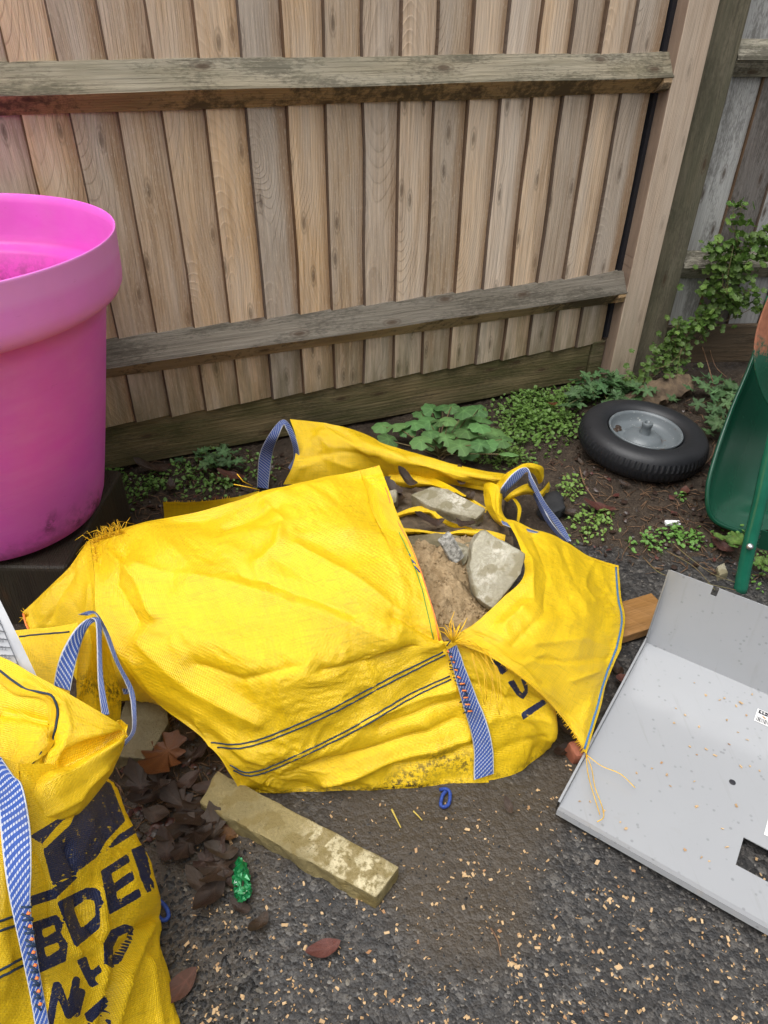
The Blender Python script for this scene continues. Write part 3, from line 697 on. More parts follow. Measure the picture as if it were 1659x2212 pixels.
def ribbon(name, A, B, parent, mat=None, n=60, thick=.0022, m=7, bow=.0, zo=0.0):
    """webbing between two edge lines, each a list of surveyed points"""
    if not isinstance(A[0], Vector): A = [P(*q) for q in A]; B = [P(*q) for q in B]
    a = catmull([tuple(q) for q in A], n, 0); b = catmull([tuple(q) for q in B], n, 0)
    f = np.linspace(0, 1, m)[None, :, None]
    X = a[:, None] * (1 - f) + b[:, None] * f
    ln = np.concatenate([[0], np.cumsum(np.linalg.norm(np.diff((a + b) / 2, axis=0), axis=1))])
    w = .042
    uv = np.stack([np.broadcast_to(f[..., 0] * w, (n, m)), np.broadcast_to(ln[:, None], (n, m))], -1)
    ed = np.abs(np.broadcast_to(f[..., 0], (n, m)) * 2 - 1)
    du = np.gradient(X, axis=1); dv = np.gradient(X, axis=0); N = np.cross(du, dv); N /= np.linalg.norm(N, axis=-1, keepdims=True) + 1e-9
    X2 = X - N * thick
    i = np.arange(n * m).reshape(n, m); k = n * m
    F = list(np.stack([i[:-1, :-1], i[:-1, 1:], i[1:, 1:], i[1:, :-1]], -1).reshape(-1, 4)); F += [(q[3] + k, q[2] + k, q[1] + k, q[0] + k) for q in F]
    for r in (0, m - 1):
        for j in range(n - 1): F.append((i[j, r], i[j + 1, r], i[j + 1, r] + k, i[j, r] + k) if r == 0 else (i[j + 1, r], i[j, r], i[j, r] + k, i[j + 1, r] + k))
    return mk(name, np.concatenate([X.reshape(-1, 3), X2.reshape(-1, 3)]), F, mat or M['strap'], parent, uv=np.concatenate([uv.reshape(-1, 2)] * 2), attrs={'edge': np.concatenate([ed.ravel()] * 2)})
def smooth3(q, k=4):
    a = np.array([tuple(p) for p in q]); w = np.ones(2 * k + 1) / (2 * k + 1); e = np.concatenate([a[:1].repeat(k, 0), a, a[-1:].repeat(k, 0)])
    return [Vector([np.convolve(e[:, c], w, 'valid')[i] for c in range(3)]) for i in range(len(a))]
def stitch(surf, lines, parent, mat=None, r=.0014, name='stitching', per=12):
    mb = MB()
    for l in lines:
        L = sum(math.dist(a, b) for a, b in zip(l[:-1], l[1:])); q = onto(surf, l, .001, max(6, int(L / per)))
        for k in range(len(q)): q[k] = q[k] + Vector((rnd.uniform(-1, 1), rnd.uniform(-1, 1), 0)) * .0005
        if len(q) > 2: mb.tube(q, r, 4)
    return mb.obj(name, mat or M['thread'], parent) if mb.V else None
def fringe(surf, line, parent, length=12, mat=None, step=4, name='fringe', dirn=None, lift=.003, jit=.35, r=.0009, droop=0.0, n=None):
    """frayed tape ends standing off a cut edge"""
    mb = MB(); pts = catmull(np.array(line, float), max(4, int(sum(math.dist(a, b) for a, b in zip(line[:-1], line[1:])) / step)), 0)
    for i, p in enumerate(pts):
        t = pts[min(i + 1, len(pts) - 1)] - pts[max(i - 1, 0)]; t = t / (np.hypot(*t) + 1e-9); nn = np.array([-t[1], t[0]])
        if dirn is not None: nn = nn * (1 if nn @ np.array(dirn) > 0 else -1)
        q = onto(surf, [p + nn * -3], .001)
        if not q: continue
        q = q[0]; sc = (q - CAM).dot(FW) / 1538.03
        L = length * rnd.uniform(.45, 1.25) * sc; d = (RT * nn[0] - UP * nn[1]) + Vector((rnd.gauss(0, jit), rnd.gauss(0, jit), rnd.gauss(0, jit))); d.normalize()
        mid = q + d * L * .5 + Vector((0, 0, rnd.uniform(-.2, .3) * L)); end = q + d * L + Vector((0, 0, -droop * L))
        if end.z < .004: end.z = .004
        mb.tube([q, mid, end], r, 3, [1, .9, .5])
    return mb.obj(name, mat or M['fringe'], parent)

# ------------------------------------------------------------------ main bag
bag = thing('bulk_bag', 'slumped yellow builders bag holding sand and broken stone in the middle', 'bulk bag', P(700, 1500, 0))
gA = [[(195, 1165, .30), (345, 1122, .335), (500, 1084, .36), (660, 1042, .37), (820, 1003, .36)],
      [(204, 1250, .305), (380, 1208, .345), (550, 1165, .365), (715, 1128, .37), (858, 1108, .34)],
      [(212, 1335, .28), (410, 1300, .335), (600, 1265, .35), (765, 1232, .35), (900, 1205, .32)],
      [(268, 1432, .23), (450, 1400, .295), (630, 1370, .315), (800, 1335, .31), (930, 1310, .285)],
      [(348, 1525, .165), (490, 1505, .225), (650, 1465, .265), (815, 1405, .275), (962, 1385, .25)],
      [(455, 1605, .12), (540, 1590, .15), (690, 1530, .195), (840, 1457, .22), (980, 1402, .226)],
      [(500, 1662, .07), (580, 1655, .085), (715, 1600, .12), (855, 1530, .155), (996, 1472, .178)],
      [(516, 1692, .03), (600, 1692, .04), (730, 1660, .06), (880, 1620, .08), (1036, 1582, .09)],
      [(530, 1716, -.004), (620, 1713, -.004), (750, 1709, -.004), (890, 1701, -.004), (1056, 1690, -.004)]]
crA = [([(575, 1092), (612, 1130), (600, 1180), (560, 1215)], 16, .009), ([(480, 1130), (600, 1100)], 10, -.006),
       ([(300, 1230), (480, 1260), (700, 1330), (860, 1395)], 22, .007), ([(520, 1240), (660, 1290), (760, 1330)], 12, -.006),
       ([(850, 1330), (905, 1355), (955, 1382)], 8, -.008), ([(300, 1390), (420, 1490), (560, 1560)], 18, .006), ([(640, 1180), (780, 1260), (870, 1330)], 14, .006),
       ([(270, 1200), (250, 1260), (290, 1340)], 12, -.008), ([(230, 1190), (300, 1260), (330, 1330)], 12, .008), ([(430, 1560), (455, 1605), (500, 1662), (530, 1712)], 9, .006),
       ([(640, 1668), (800, 1622), (990, 1560)], 9, -.007), ([(700, 1690), (860, 1640), (1010, 1600)], 8, .006), ([(780, 1560), (900, 1512), (985, 1490)], 7, .005), ([(820, 1575), (930, 1530), (990, 1515)], 7, -.006), ([(850, 1660), (960, 1640), (1030, 1610)], 9, -.007),
       ([(700, 1450), (800, 1435), (900, 1400)], 10, -.006), ([(420, 1440), (520, 1470), (640, 1440)], 10, -.005)]
def dirtA(px, V):
    d = np.exp(-(pl_d(px, [(860, 1690), (960, 1640), (1010, 1650)]) / 26) ** 2) * .75 + np.exp(-(pl_d(px, [(600, 1716), (780, 1708), (1000, 1695)]) / 10) ** 2) * .8
    return np.clip(d, 0, 1)
A = patch('front_panel', gA, bag, .0042, 1.15, [(p_, w_ * 1.25, a_ * 1.7) for p_, w_, a_ in crA], seed=1, dirt=dirtA, edge=.012)
gL = [[(195, 1165, .30), (150, 1225, .27), (98, 1278, .23), (48, 1322, .19)],
      [(204, 1250, .305), (160, 1290, .26), (112, 1322, .22), (62, 1366, .17)],
      [(212, 1335, .28), (188, 1350, .235), (160, 1372, .19), (120, 1400, .12)],
      [(268, 1432, .23), (237, 1445, .18), (218, 1475, .12), (200, 1510, .04)],
      [(300, 1475, .20), (290, 1484, .15), (283, 1490, .09), (276, 1500, .03)],
      [(348, 1525, .165), (335, 1520, .10), (325, 1515, .06), (318, 1510, .02)]]
Lp = patch('side_panel', gL, bag, .006, 1.0, [([(160, 1240), (120, 1300), (100, 1345)], 9, -.008), ([(235, 1340), (250, 1410), (290, 1470)], 9, -.007), ([(190, 1260), (180, 1330), (210, 1400)], 9, .008)], seed=2)
LR = [(825, 370), (872, 376), (932, 440), (886, 476), (858, 408), (830, 404)]
LV = [(928, 515), (966, 500), (1016, 588), (1036, 566), (1008, 490), (1052, 520), (1056, 582), (1026, 626), (986, 600)]
LB = [(1013, 710), (1150, 622), (1176, 648), (1024, 756)]
cvt = lambda pl: [(777.6 + x * .3438, 1296 + y * .3438) for x, y in pl]
def inkR(px): return np.minimum.reduce([poly_sdf(px, cvt(q)) for q in (LR, LV, LB)])
gR = [[(957, 1385, .25), (1020, 1385, .25), (1095, 1425, .22), (1160, 1470, .20), (1178, 1440, .15)],
      [(968, 1410, .232), (1040, 1420, .225), (1105, 1460, .20), (1172, 1500, .165), (1188, 1480, .10)],
      [(985, 1478, .185), (1065, 1480, .175), (1125, 1505, .155), (1194, 1535, .115), (1190, 1510, .05)],
      [(1020, 1580, .095), (1092, 1580, .09), (1148, 1585, .08), (1198, 1590, .06), (1188, 1560, .02)],
      [(1045, 1690, -.004), (1105, 1675, -.004), (1145, 1650, -.004), (1178, 1625, -.004), (1180, 1590, -.01)]]
crR = [([(1005, 1470), (1080, 1500), (1170, 1520)], 8, -.006), ([(1030, 1560), (1110, 1540), (1190, 1560)], 9, .006), ([(1050, 1640), (1120, 1600), (1180, 1595)], 9, -.005), ([(1040, 1600), (1090, 1500), (1120, 1440)], 9, .005)]
Rp = patch('end_panel', gR, bag, .0045, .9, crR, ink=inkR, seed=3, dirt=lambda px, V: .45 * np.exp(-(V[:, 2] / .012) ** 2))
gF = [[(1088, 1122, .215), (1150, 1140, .20), (1215, 1165, .15), (1275, 1203, .09), (1336, 1222, .04)],
      [(1118, 1180, .235), (1180, 1195, .215), (1235, 1220, .165), (1290, 1258, .105), (1342, 1285, .05)],
      [(1130, 1245, .255), (1185, 1268, .235), (1240, 1295, .185), (1300, 1330, .115), (1349, 1340, .06)],
      [(1085, 1292, .258), (1160, 1330, .25), (1230, 1370, .195), (1290, 1402, .125), (1340, 1405, .07)],
      [(1035, 1338, .262), (1122, 1388, .252), (1200, 1430, .185), (1262, 1465, .125), (1316, 1462, .08)],
      [(1004, 1362, .264), (1088, 1408, .248), (1172, 1466, .185), (1240, 1515, .115), (1294, 1540, .07)],
      [(977, 1384, .266), (1062, 1420, .25), (1157, 1490, .19), (1222, 1560, .095), (1266, 1630, .04)]]
crF = [([(1105, 1140), (1145, 1220), (1150, 1300), (1090, 1350)], 14, .012), ([(1150, 1150), (1185, 1240), (1180, 1320), (1110, 1390)], 14, -.008), ([(1215, 1170), (1240, 1260), (1330, 1300)], 10, -.005),
       ([(1160, 1390), (1260, 1380), (1335, 1400)], 10, .006), ([(1140, 1420), (1220, 1430), (1320, 1420)], 9, -.006), ([(1280, 1215), (1260, 1260), (1285, 1300)], 6, .005), ([(1235, 1470), (1290, 1450)], 7, .006), ([(1120, 1440), (1180, 1410), (1240, 1440)], 12, .006)]
Fp = patch('flap', gF, bag, .0045, .8, crF, seed=4, edge=.03, label='loose flap draped over the right side with a frayed lower edge')
gB = [[(626, 905, .19), (700, 914, .2), (770, 931, .18), (850, 963, .15), (950, 996, .13), (1050, 1018, .115), (1100, 1024, .10)],
      [(640, 950, .165), (720, 950, .18), (790, 966, .175), (870, 990, .155), (960, 1014, .14), (1045, 1032, .125), (1096, 1036, .12)],
      [(634, 1000, .12), (720, 1000, .125), (800, 1000, .125), (880, 1012, .125), (970, 1032, .115), (1042, 1047, .105), (1086, 1050, .10)],
      [(612, 1046, .06), (720, 1046, .06), (815, 1035, .065), (880, 1030, .085), (970, 1046, .075), (1040, 1060, .075), (1078, 1066, .07)]]
Bp = patch('rear_panel', gB, bag, .006, .9, [([(700, 925), (760, 960), (800, 985)], 10, .008), ([(650, 990), (740, 975), (820, 990)], 9, -.006), ([(820, 955), (900, 1000), (1060, 1040)], 7, -.008), ([(650, 1010), (700, 990), (760, 1010)], 10, .006)], seed=5)
def strip(name, rows, seed, wr=.5, step=.006, **k): return patch(name, rows, bag, step, wr, seed=seed, **k)
b1 = strip('rear_strip', [[(352, 1084, .10), (430, 1084, .11), (505, 1074, .13), (560, 1060, .14)], [(354, 1105, .06), (430, 1104, .07), (505, 1098, .09), (560, 1090, .1)], [(356, 1135, .01), (430, 1135, .01), (505, 1130, .03), (560, 1120, .04)]], 6)
strip('inner_fold', [[(838, 1020, .09), (880, 1014, .10), (925, 1028, .09), (965, 1045, .10), (1010, 1072, .10), (1052, 1098, .09)],
                     [(842, 1040, .08), (880, 1040, .09), (925, 1046, .085), (960, 1058, .10), (1005, 1086, .10), (1050, 1114, .08)],
                     [(844, 1056, .05), (880, 1056, .06), (925, 1052, .06), (950, 1060, .06), (1000, 1092, .06), (1046, 1120, .05)]], 7)
strip('inner_fold', [[(850, 1112, .14), (890, 1096, .15), (925, 1094, .15), (948, 1112, .15), (975, 1128, .15), (1020, 1140, .14)],
                     [(854, 1118, .13), (892, 1108, .14), (925, 1108, .145), (942, 1122, .14), (975, 1140, .13), (1018, 1146, .13)],
                     [(858, 1122, .09), (894, 1112, .10), (922, 1114, .10), (940, 1130, .10), (970, 1146, .10), (1015, 1150, .10)]], 8)
strip('inner_fold', [[(866, 1140, .165), (910, 1144, .17), (960, 1150, .16), (1010, 1142, .165), (1055, 1146, .16), (1092, 1156, .16)],
                     [(870, 1150, .16), (910, 1152, .165), (960, 1157, .155), (1010, 1151, .16), (1055, 1157, .155), (1090, 1172, .15)],
                     [(872, 1158, .12), (910, 1158, .12), (960, 1162, .12), (1010, 1156, .12), (1055, 1164, .12), (1088, 1182, .11)]], 9)
# the gathered corner on the far right
k1 = strip('corner_gather', [[(1046, 1046, .12), (1060, 1042, .145), (1078, 1050, .15), (1086, 1060, .13)],
                             [(1046, 1070, .12), (1062, 1070, .15), (1078, 1072, .15), (1084, 1078, .125)],
                             [(1048, 1092, .12), (1064, 1094, .155), (1078, 1094, .155), (1084, 1100, .13)],
                             [(1062, 1118, .13), (1074, 1118, .17), (1084, 1118, .17), (1092, 1118, .15)],
                             [(1082, 1136, .15), (1090, 1136, .19), (1100, 1132, .19), (1110, 1130, .17)]], 10, creases=[([(1058, 1060), (1066, 1100), (1086, 1130)], 3, .004), ([(1074, 1056), (1074, 1100), (1094, 1130)], 3, -.004)], step=.003)
k2 = strip('corner_gather', [[(1070, 1048, .14), (1088, 1028, .17), (1112, 1012, .19), (1140, 1000, .19), (1172, 1008, .16), (1176, 1028, .12)],
                             [(1080, 1056, .15), (1098, 1036, .18), (1118, 1022, .19), (1142, 1010, .185), (1166, 1018, .16), (1172, 1040, .11)],
                             [(1085, 1062, .12), (1102, 1044, .15), (1122, 1030, .16), (1142, 1020, .16), (1156, 1028, .14), (1164, 1046, .09)]], 11, step=.003)
k3 = strip('corner_gather', [[(1088, 1078, .12), (1108, 1060, .14), (1138, 1045, .14), (1152, 1054, .12), (1166, 1062, .10), (1186, 1040, .09)],
                             [(1096, 1084, .10), (1112, 1070, .13), (1138, 1060, .13), (1154, 1064, .115), (1170, 1070, .09), (1188, 1050, .07)],
                             [(1100, 1082, .07), (1114, 1074, .10), (1138, 1068, .10), (1156, 1072, .09), (1172, 1074, .06), (1186, 1062, .04)]], 12, step=.003)
k4 = strip('corner_gather', [[(1098, 1072, .12), (1110, 1082, .12), (1118, 1098, .12), (1117, 1124, .14)], [(1106, 1070, .11), (1118, 1082, .11), (1126, 1100, .11), (1122, 1128, .13)]], 13, step=.003)
# stitching, hems and seams
stitch([A], [[(455, 1604), (540, 1603), (690, 1543), (840, 1465), (957, 1408)], [(470, 1614), (545, 1611), (695, 1551), (845, 1473), (962, 1414)],
             [(497, 1652), (540, 1668), (620, 1640), (760, 1572), (880, 1502), (972, 1460)], [(505, 1663), (545, 1675), (622, 1648), (765, 1579), (885, 1510), (975, 1467)]], bag)
stitch([A], [[(806, 1010), (826, 1060), (843, 1110), (880, 1190), (910, 1270), (936, 1382)]], bag, M['green_thread'], .0011)
mb = MB()
for l in ([(812, 1004), (838, 1060), (853, 1110), (893, 1190), (930, 1290), (952, 1382)],):
    q = onto([A], [(x - 3, y + 1) for x, y in l], .002, 70); mb.tube(q, .0017, 4)
mb.obj('hem_edge', M['orange_thread'], bag)
# hem folds: a second layer lying just proud of the panel
def hem(surf, a, b, parent, name='hem', lift=.003, n=60):
    qa = onto(surf, a, lift, n); qb = onto(surf, b, lift, n); m = min(len(qa), len(qb)); qa, qb = qa[:m], qb[:m]
    V = []; F = []
    for i in range(m):
        V += [qb[i] - (qb[i] - CAM).normalized() * -.0025, qb[i], (qa[i] + qb[i]) / 2 + (CAM - qa[i]).normalized() * .0008, qa[i]]
    for i in range(m - 1):
        for j in range(3): F.append((i * 4 + j, (i + 1) * 4 + j, (i + 1) * 4 + j + 1, i * 4 + j + 1))
    V = np.array([tuple(v) for v in V]); ln = np.arange(m).repeat(4) * .012; uv = np.stack([np.tile([0, .002, .02, .04], m), ln], -1)
    return mk(name, V, F, M['yellow'], parent, uv=uv, attrs={'ink': np.full(len(V), 99.), 'dirt': np.zeros(len(V))})
hem([A], [(818, 1005), (842, 1060), (856, 1110), (897, 1203), (928, 1300), (953, 1380)], [(776, 1018), (790, 1060), (803, 1110), (850, 1200), (886, 1290), (905, 1372)], bag)
stitch([A], [[(806, 1010), (826, 1060), (843, 1110), (880, 1190), (910, 1270), (936, 1375)]], bag, M['green_thread'], .0045 / 3, 'stitching') if False else None
stitch([Fp], [[(1330, 1226), (1334, 1290), (1342, 1340), (1330, 1402), (1306, 1465), (1284, 1545), (1262, 1618)]], bag, mat_simple('blue_thread', (.05, .14, .30), .7), .0028)
fringe([Fp], [(985, 1386), (1062, 1418), (1157, 1488), (1220, 1557), (1262, 1624)], bag, 9, step=3.5, dirn=(-.5, 1), jit=.25, droop=.3)
fringe([Fp], [(1285, 1208), (1335, 1224)], bag, 5, step=4, dirn=(.2, -1), jit=.3)
fringe([b1], [(360, 1087), (430, 1086), (500, 1078)], bag, 9, step=3.5, dirn=(0, -1), jit=.3)
fringe([A], [(200, 1172), (235, 1158), (270, 1149)], bag, 44, step=.8, dirn=(-.6, -1), jit=.95, r=.0006, droop=.35)
fringe([A], [(203, 1180), (206, 1215)], bag, 26, step=1.2, dirn=(-1, 0), jit=.9, r=.0006, droop=.3)
fringe([Lp], [(60, 1328), (52, 1334), (60, 1352)], bag, 20, step=2, dirn=(-.3, -1), jit=.4)
mb = MB(); q = onto([Lp], [(52, 1326), (57, 1345), (64, 1362)], .002, 8); mb.tube(q, .0022, 4); mb.obj('hem_edge', M['orange_thread'], bag)
mb = MB()          # loose tapes at the torn corner and the flap tip
c0 = P(978, 1388, .268)
for k in range(22):
    a = rnd.uniform(-2.6, .4); L = rnd.uniform(.02, .07)
    p1 = c0 + (RT * math.cos(a) - UP * math.sin(a) * .8) * L * .5 + Vector((0, 0, rnd.uniform(0, .02))); p2 = c0 + (RT * math.cos(a + rnd.uniform(-.4, .4)) - UP * math.sin(a) * .8) * L
    mb.tube([c0, p1, p2], .0011, 3, [1, 1, .5])
tip = P(1266, 1630, .045)
for pts in ([(1266, 1630, .045), (1300, 1655, .04), (1340, 1672, .04), (1372, 1702, .036)], [(1266, 1630, .045), (1278, 1660, .042), (1285, 1700, .04), (1300, 1740, .036), (1304, 1765, .036), (1290, 1775, .036)], [(1266, 1632, .045), (1272, 1680, .042), (1296, 1760, .036)]):
    mb.tube([Vector(x) for x in catmull([tuple(P(*p)) for p in pts], 16, 0)], .0009, 3)
for pts in ([(545, 1050, .36), (525, 1040, .38), (512, 1024, .4)], [(560, 1058, .36), (535, 1052, .37), (505, 1046, .38)]):
    mb.tube([P(*p) for p in pts], .0011, 3)
for k in range(9):
    x = rnd.uniform(1010, 1060); pts = [(x, 1410, .262), (x + rnd.uniform(0, 30), 1440 + rnd.uniform(0, 30), .25), (x + rnd.uniform(10, 40), 1500 + rnd.uniform(-20, 50), .22)]
    mb.tube([Vector(v) for v in catmull([tuple(P(*p)) for p in pts], 8, 0)], .0007, 3)
mb.obj('loose_tape', M['fringe'], bag)['kind'] = 'stuff'
# lifting straps
a = onto([A, Rp], [(958, 1385), (970, 1420), (984, 1470), (1000, 1530), (1020, 1590), (1022, 1640), (1022, 1688)], .010, 30)
b = onto([A, Rp], [(980, 1388), (998, 1420), (1012, 1470), (1036, 1520), (1058, 1580), (1062, 1630), (1062, 1680)], .010, 30)
a, b = smooth3(a), smooth3(b); n_ = min(len(a), len(b)); ribbon('lifting_strap', a[:n_], b[:n_], bag, n=70)
mb = MB()
for k in range(17):
    f = k / 16; u = 958 + (1002 - 958) * f; v = 1392 + 140 * f
    q = onto([A, Rp], [(u - 2, v), (u + 16 - 6 * f, v + (5 if k % 2 else -4))], .0125)
    if len(q) == 2: mb.tube(q, .0012, 4)
mb.obj('stitching', M['thread'], bag)
mb = MB()
for k in range(10):
    f = k / 9; u = 964 + 40 * f; v = 1400 + 130 * f; q = onto([A, Rp], [(u + 2, v), (u + 9, v + 1)], .012)
    if len(q) == 2: mb.tube(q, .0015, 4)
mb.obj('orange_tape', M['orange_thread'], bag)
ribbon('lifting_strap', [(555, 1052, .02), (560, 985, .12), (580, 940, .2), (606, 908, .235), (624, 914, .23), (640, 950, .19), (645, 988, .13), (628, 1016, .08)],
       [(579, 1056, .02), (588, 985, .12), (600, 946, .2), (612, 918, .232), (619, 926, .225), (630, 956, .18), (634, 988, .12), (622, 1010, .08)], bag)
ribbon('lifting_strap', [(1080, 1068, .14), (1084, 1054, .17), (1110, 1022, .20), (1136, 1010, .215), (1150, 1034, .20), (1178, 1085, .14), (1214, 1132, .07), (1234, 1168, .03)],
       [(1090, 1074, .12), (1096, 1060, .15), (1120, 1038, .175), (1139, 1020, .205), (1144, 1040, .19), (1170, 1092, .13), (1205, 1142, .06), (1226, 1171, .025)], bag)
ribbon('lifting_strap', [(1234, 1168, .032), (1214, 1155, .035), (1186, 1118, .06), (1165, 1074, .10), (1146, 1030, .18)],
       [(1222, 1171, .015), (1208, 1160, .018), (1180, 1126, .035), (1159, 1084, .075), (1140, 1040, .15)], bag)
ribbon('strap_end', [(1083, 1124, .22), (1105, 1132, .222), (1140, 1142, .205), (1175, 1152, .185)], [(1086, 1132, .222), (1106, 1139, .225), (1140, 1147, .208), (1172, 1155, .186)], bag, n=24)
mb = MB()          # blue and orange overlock along the torn top edge
for k in range(15):
    f = k / 14; p = P(856 + 42 * f, 1135 + 92 * f, .325 - .005 * f); mb.tube([p + Vector((-.002, 0, .004)), p + Vector((.012, -.003, -.012))], .0014, 4, m=k % 2)
mb.obj('overlock', None, bag, mats=[M['cord'], M['fringe']])
mb = MB(); c = [(950, 1706, .006), (962, 1704, .012), (972, 1712, .01), (970, 1735, .006), (960, 1743, .006), (952, 1738, .006), (956, 1718, .008), (964, 1708, .008)]
mb.tube([Vector(x) for x in catmull([tuple(P(*p)) for p in c], 24, 0)], .0035, 6); mb.obj('cord_loop', M['cord'], bag)

# ------------------------------------------------------------------ what is in the bag
def rough(name, grid, mat, amp, seed, step=.006, parent=None):
    G = np.array([[tuple(P(*q)) for q in row] for row in grid]); lu = np.linalg.norm(np.diff(G, axis=1), axis=-1).sum(1).max(); lv = np.linalg.norm(np.diff(G, axis=0), axis=-1).sum(0).max()
    nu, nv = max(8, int(lu / step)), max(8, int(lv / step)); X = catmull(catmull(G, nv, 0), nu, 1)
    x, y = X[..., 0], X[..., 1]
    xx = x + .02 * noise2(x * 20, y * 20, seed + 1); yy = y + .02 * noise2(x * 20 + 5, y * 20, seed + 2)
    n = -.55 * np.exp(-(noise2(xx * 9, yy * 9, seed) / .05) ** 2) + .8 * noise2(xx * 8, yy * 8, seed + 6) + fbm(x * 24, y * 24, 5, seed + 3) * .75 + np.abs(noise2(x * 60, y * 60, seed + 8)) * .25 + noise2(x * 150, y * 150, seed + 12) * .06
    X[..., 2] += amp * n
    i = np.arange(nu * nv).reshape(nv, nu); F = np.stack([i[:-1, :-1], i[:-1, 1:], i[1:, 1:], i[1:, :-1]], -1).reshape(-1, 4)
    return mk(name, X.reshape(-1, 3), F, mat, parent)
sand = rough('sand_heap', [[(855, 1165, .15), (900, 1168, .175), (960, 1172, .18), (1040, 1168, .16), (1090, 1165, .15)],
                           [(860, 1195, .19), (910, 1192, .225), (965, 1205, .225), (1030, 1225, .19), (1090, 1225, .17)],
                           [(880, 1250, .205), (930, 1245, .235), (985, 1262, .235), (1040, 1285, .195), (1100, 1290, .17)],
                           [(910, 1320, .20), (955, 1320, .23), (1010, 1325, .225), (1050, 1335, .19), (1110, 1345, .17)],
                           [(930, 1390, .18), (965, 1385, .20), (1020, 1380, .20), (1070, 1390, .17), (1120, 1400, .15)]], M['sand'], .017, 21, .003)
mb = MB(); sv = [v.co.copy() for v in sand.data.vertices]
for _ in range(420):
    p = rnd.choice(sv); r_ = rnd.uniform(.0015, .0055); V = [p + Vector((rnd.gauss(0, .2) + x, rnd.gauss(0, .2) + y, rnd.gauss(0, .2) + z)) * r_ for x, y, z in ((1, 0, 0), (-1, 0, 0), (0, 1, 0), (0, -1, 0), (0, 0, 1), (0, 0, -1))]
    mb.add(V, [(0, 2, 4), (2, 1, 4), (1, 3, 4), (3, 0, 4), (2, 0, 5), (1, 2, 5), (3, 1, 5), (0, 3, 5)])
o = mb.obj('sand_clods', M['sand'], sand); o['kind'] = 'stuff'
tag(sand, 'moist brown building sand heaped inside the yellow bag', 'sand', kind='stuff')
deb = rough('bag_debris', [[(640, 1050, .03), (800, 1030, .05), (950, 1040, .05), (1060, 1060, .05), (1090, 1080, .05)],
                           [(640, 1100, .08), (800, 1080, .08), (950, 1085, .09), (1050, 1105, .09), (1090, 1110, .08)],
                           [(700, 1140, .12), (820, 1120, .12), (950, 1130, .125), (1050, 1140, .125), (1100, 1150, .11)],
                           [(760, 1190, .14), (850, 1170, .15), (950, 1178, .16), (1050, 1178, .16), (1110, 1190, .14)]], M['bag_dirt'], .012, 31, .006)
tag(deb, 'wet dirt and leaf litter lying in the back of the yellow bag', 'dirt', kind='stuff')
def rock(name, poly, thick, mat, label, seed=0, jag=.004, cuts=3, white=None, group=None, cat='stone', up=None, bev=.006):
    """a slab or lump: upper outline surveyed, thickness given, faces roughened"""
    pts = [Vector(P(*q)) for q in poly]; c = sum(pts, Vector()) / len(pts)
    n = Vector((0, 0, 0))
    for i in range(len(pts)): n += (pts[i] - c).cross(pts[(i + 1) % len(pts)] - c)
    n.normalize(); n = n if n.z > 0 else -n
    if up: n = Vector(up).normalized()
    bm = bmesh.new(); t = [bm.verts.new(p - c) for p in pts]
    bm.faces.new(t); r = bmesh.ops.extrude_face_region(bm, geom=bm.faces[:]); vs = [g for g in r['geom'] if isinstance(g, bmesh.types.BMVert)]
    for v in vs: v.co -= n * thick
    bmesh.ops.recalc_face_normals(bm, faces=bm.faces[:])
    bmesh.ops.bevel(bm, geom=bm.edges[:], offset=bev, segments=2, affect='EDGES', profile=.6)
    bmesh.ops.triangulate(bm, faces=bm.faces[:])
    for _ in range(6):
        long = [e for e in bm.edges if e.calc_length() > .016]
        if not long or len(bm.verts) > 9000: break
        bmesh.ops.subdivide_edges(bm, edges=long, cuts=1); bmesh.ops.triangulate(bm, faces=bm.faces[:])
    bm.normal_update()
    co = np.array([v.co for v in bm.verts]); no = np.array([v.normal for v in bm.verts])
    q = co + np.array(c)
    topness = np.clip(no @ np.array(n), 0, 1)
    k = (.25 + .75 * (1 - topness))
    h = jag * (fbm(q[:, 0] * 30 + q[:, 2] * 21, q[:, 1] * 30 - q[:, 2] * 17, 4, seed) * k + .25 * noise2(q[:, 0] * 9, q[:, 1] * 9, seed + 5))
    co = co + no * h[:, None]
    F = [[v.index for v in f.verts] for f in bm.faces]; bm.free()
    w = np.zeros(len(co))
    if white is not None:
        px = proj_np(co + np.array(c))
        for (u, v, r_) in white: w = np.maximum(w, np.exp(-((px[:, 0] - u) ** 2 + (px[:, 1] - v) ** 2) / r_ ** 2))
        w = w * topness ** 2
    o = mk(name, co, F, mat, smooth=False, attrs={'white': w}); o.location = c
    me = o.data
    for p_ in me.polygons: p_.use_smooth = True
    try: me.set_sharp_from_angle(angle=math.radians(38))
    except Exception: pass
    return tag(o, label, cat, group)
rock('stone_block', [(886, 1068, .17), (934, 1050, .175), (966, 1054, .175), (1049, 1098, .165), (1028, 1122, .15), (930, 1094, .165)], .06, M['rubble'], 'wet grey-brown stone block at the back of the yellow bag', 1, white=[(990, 1075, 30)])
rock('stone_slab', [(1014, 1221, .285), (1022, 1172, .315), (1036, 1150, .33), (1052, 1146, .33), (1134, 1197, .30), (1126, 1240, .27), (1066, 1318, .215), (1030, 1290, .235)], .055, M['rubble_light'], 'large pale stone slab propped on the sand at the torn flap', 2, .005, white=[(1050, 1240, 26), (1080, 1190, 20), (1030, 1290, 25)])
rock('granite_sett', [(944, 1166, .27), (968, 1146, .285), (979, 1158, .28), (956, 1178, .265)], .05, M['granite'], 'small speckled granite piece with a pale sawn end on the sand', 3, .002, up=(-.4, .3, .6), bev=.002)
rock('stone_chunk', [(962, 1190, .225), (974, 1172, .245), (1018, 1188, .235), (1008, 1216, .215), (998, 1226, .205)], .05, M['rubble'], 'wedge of broken stone leaning between sand and large pale slab', 4, white=[(985, 1190, 14)])
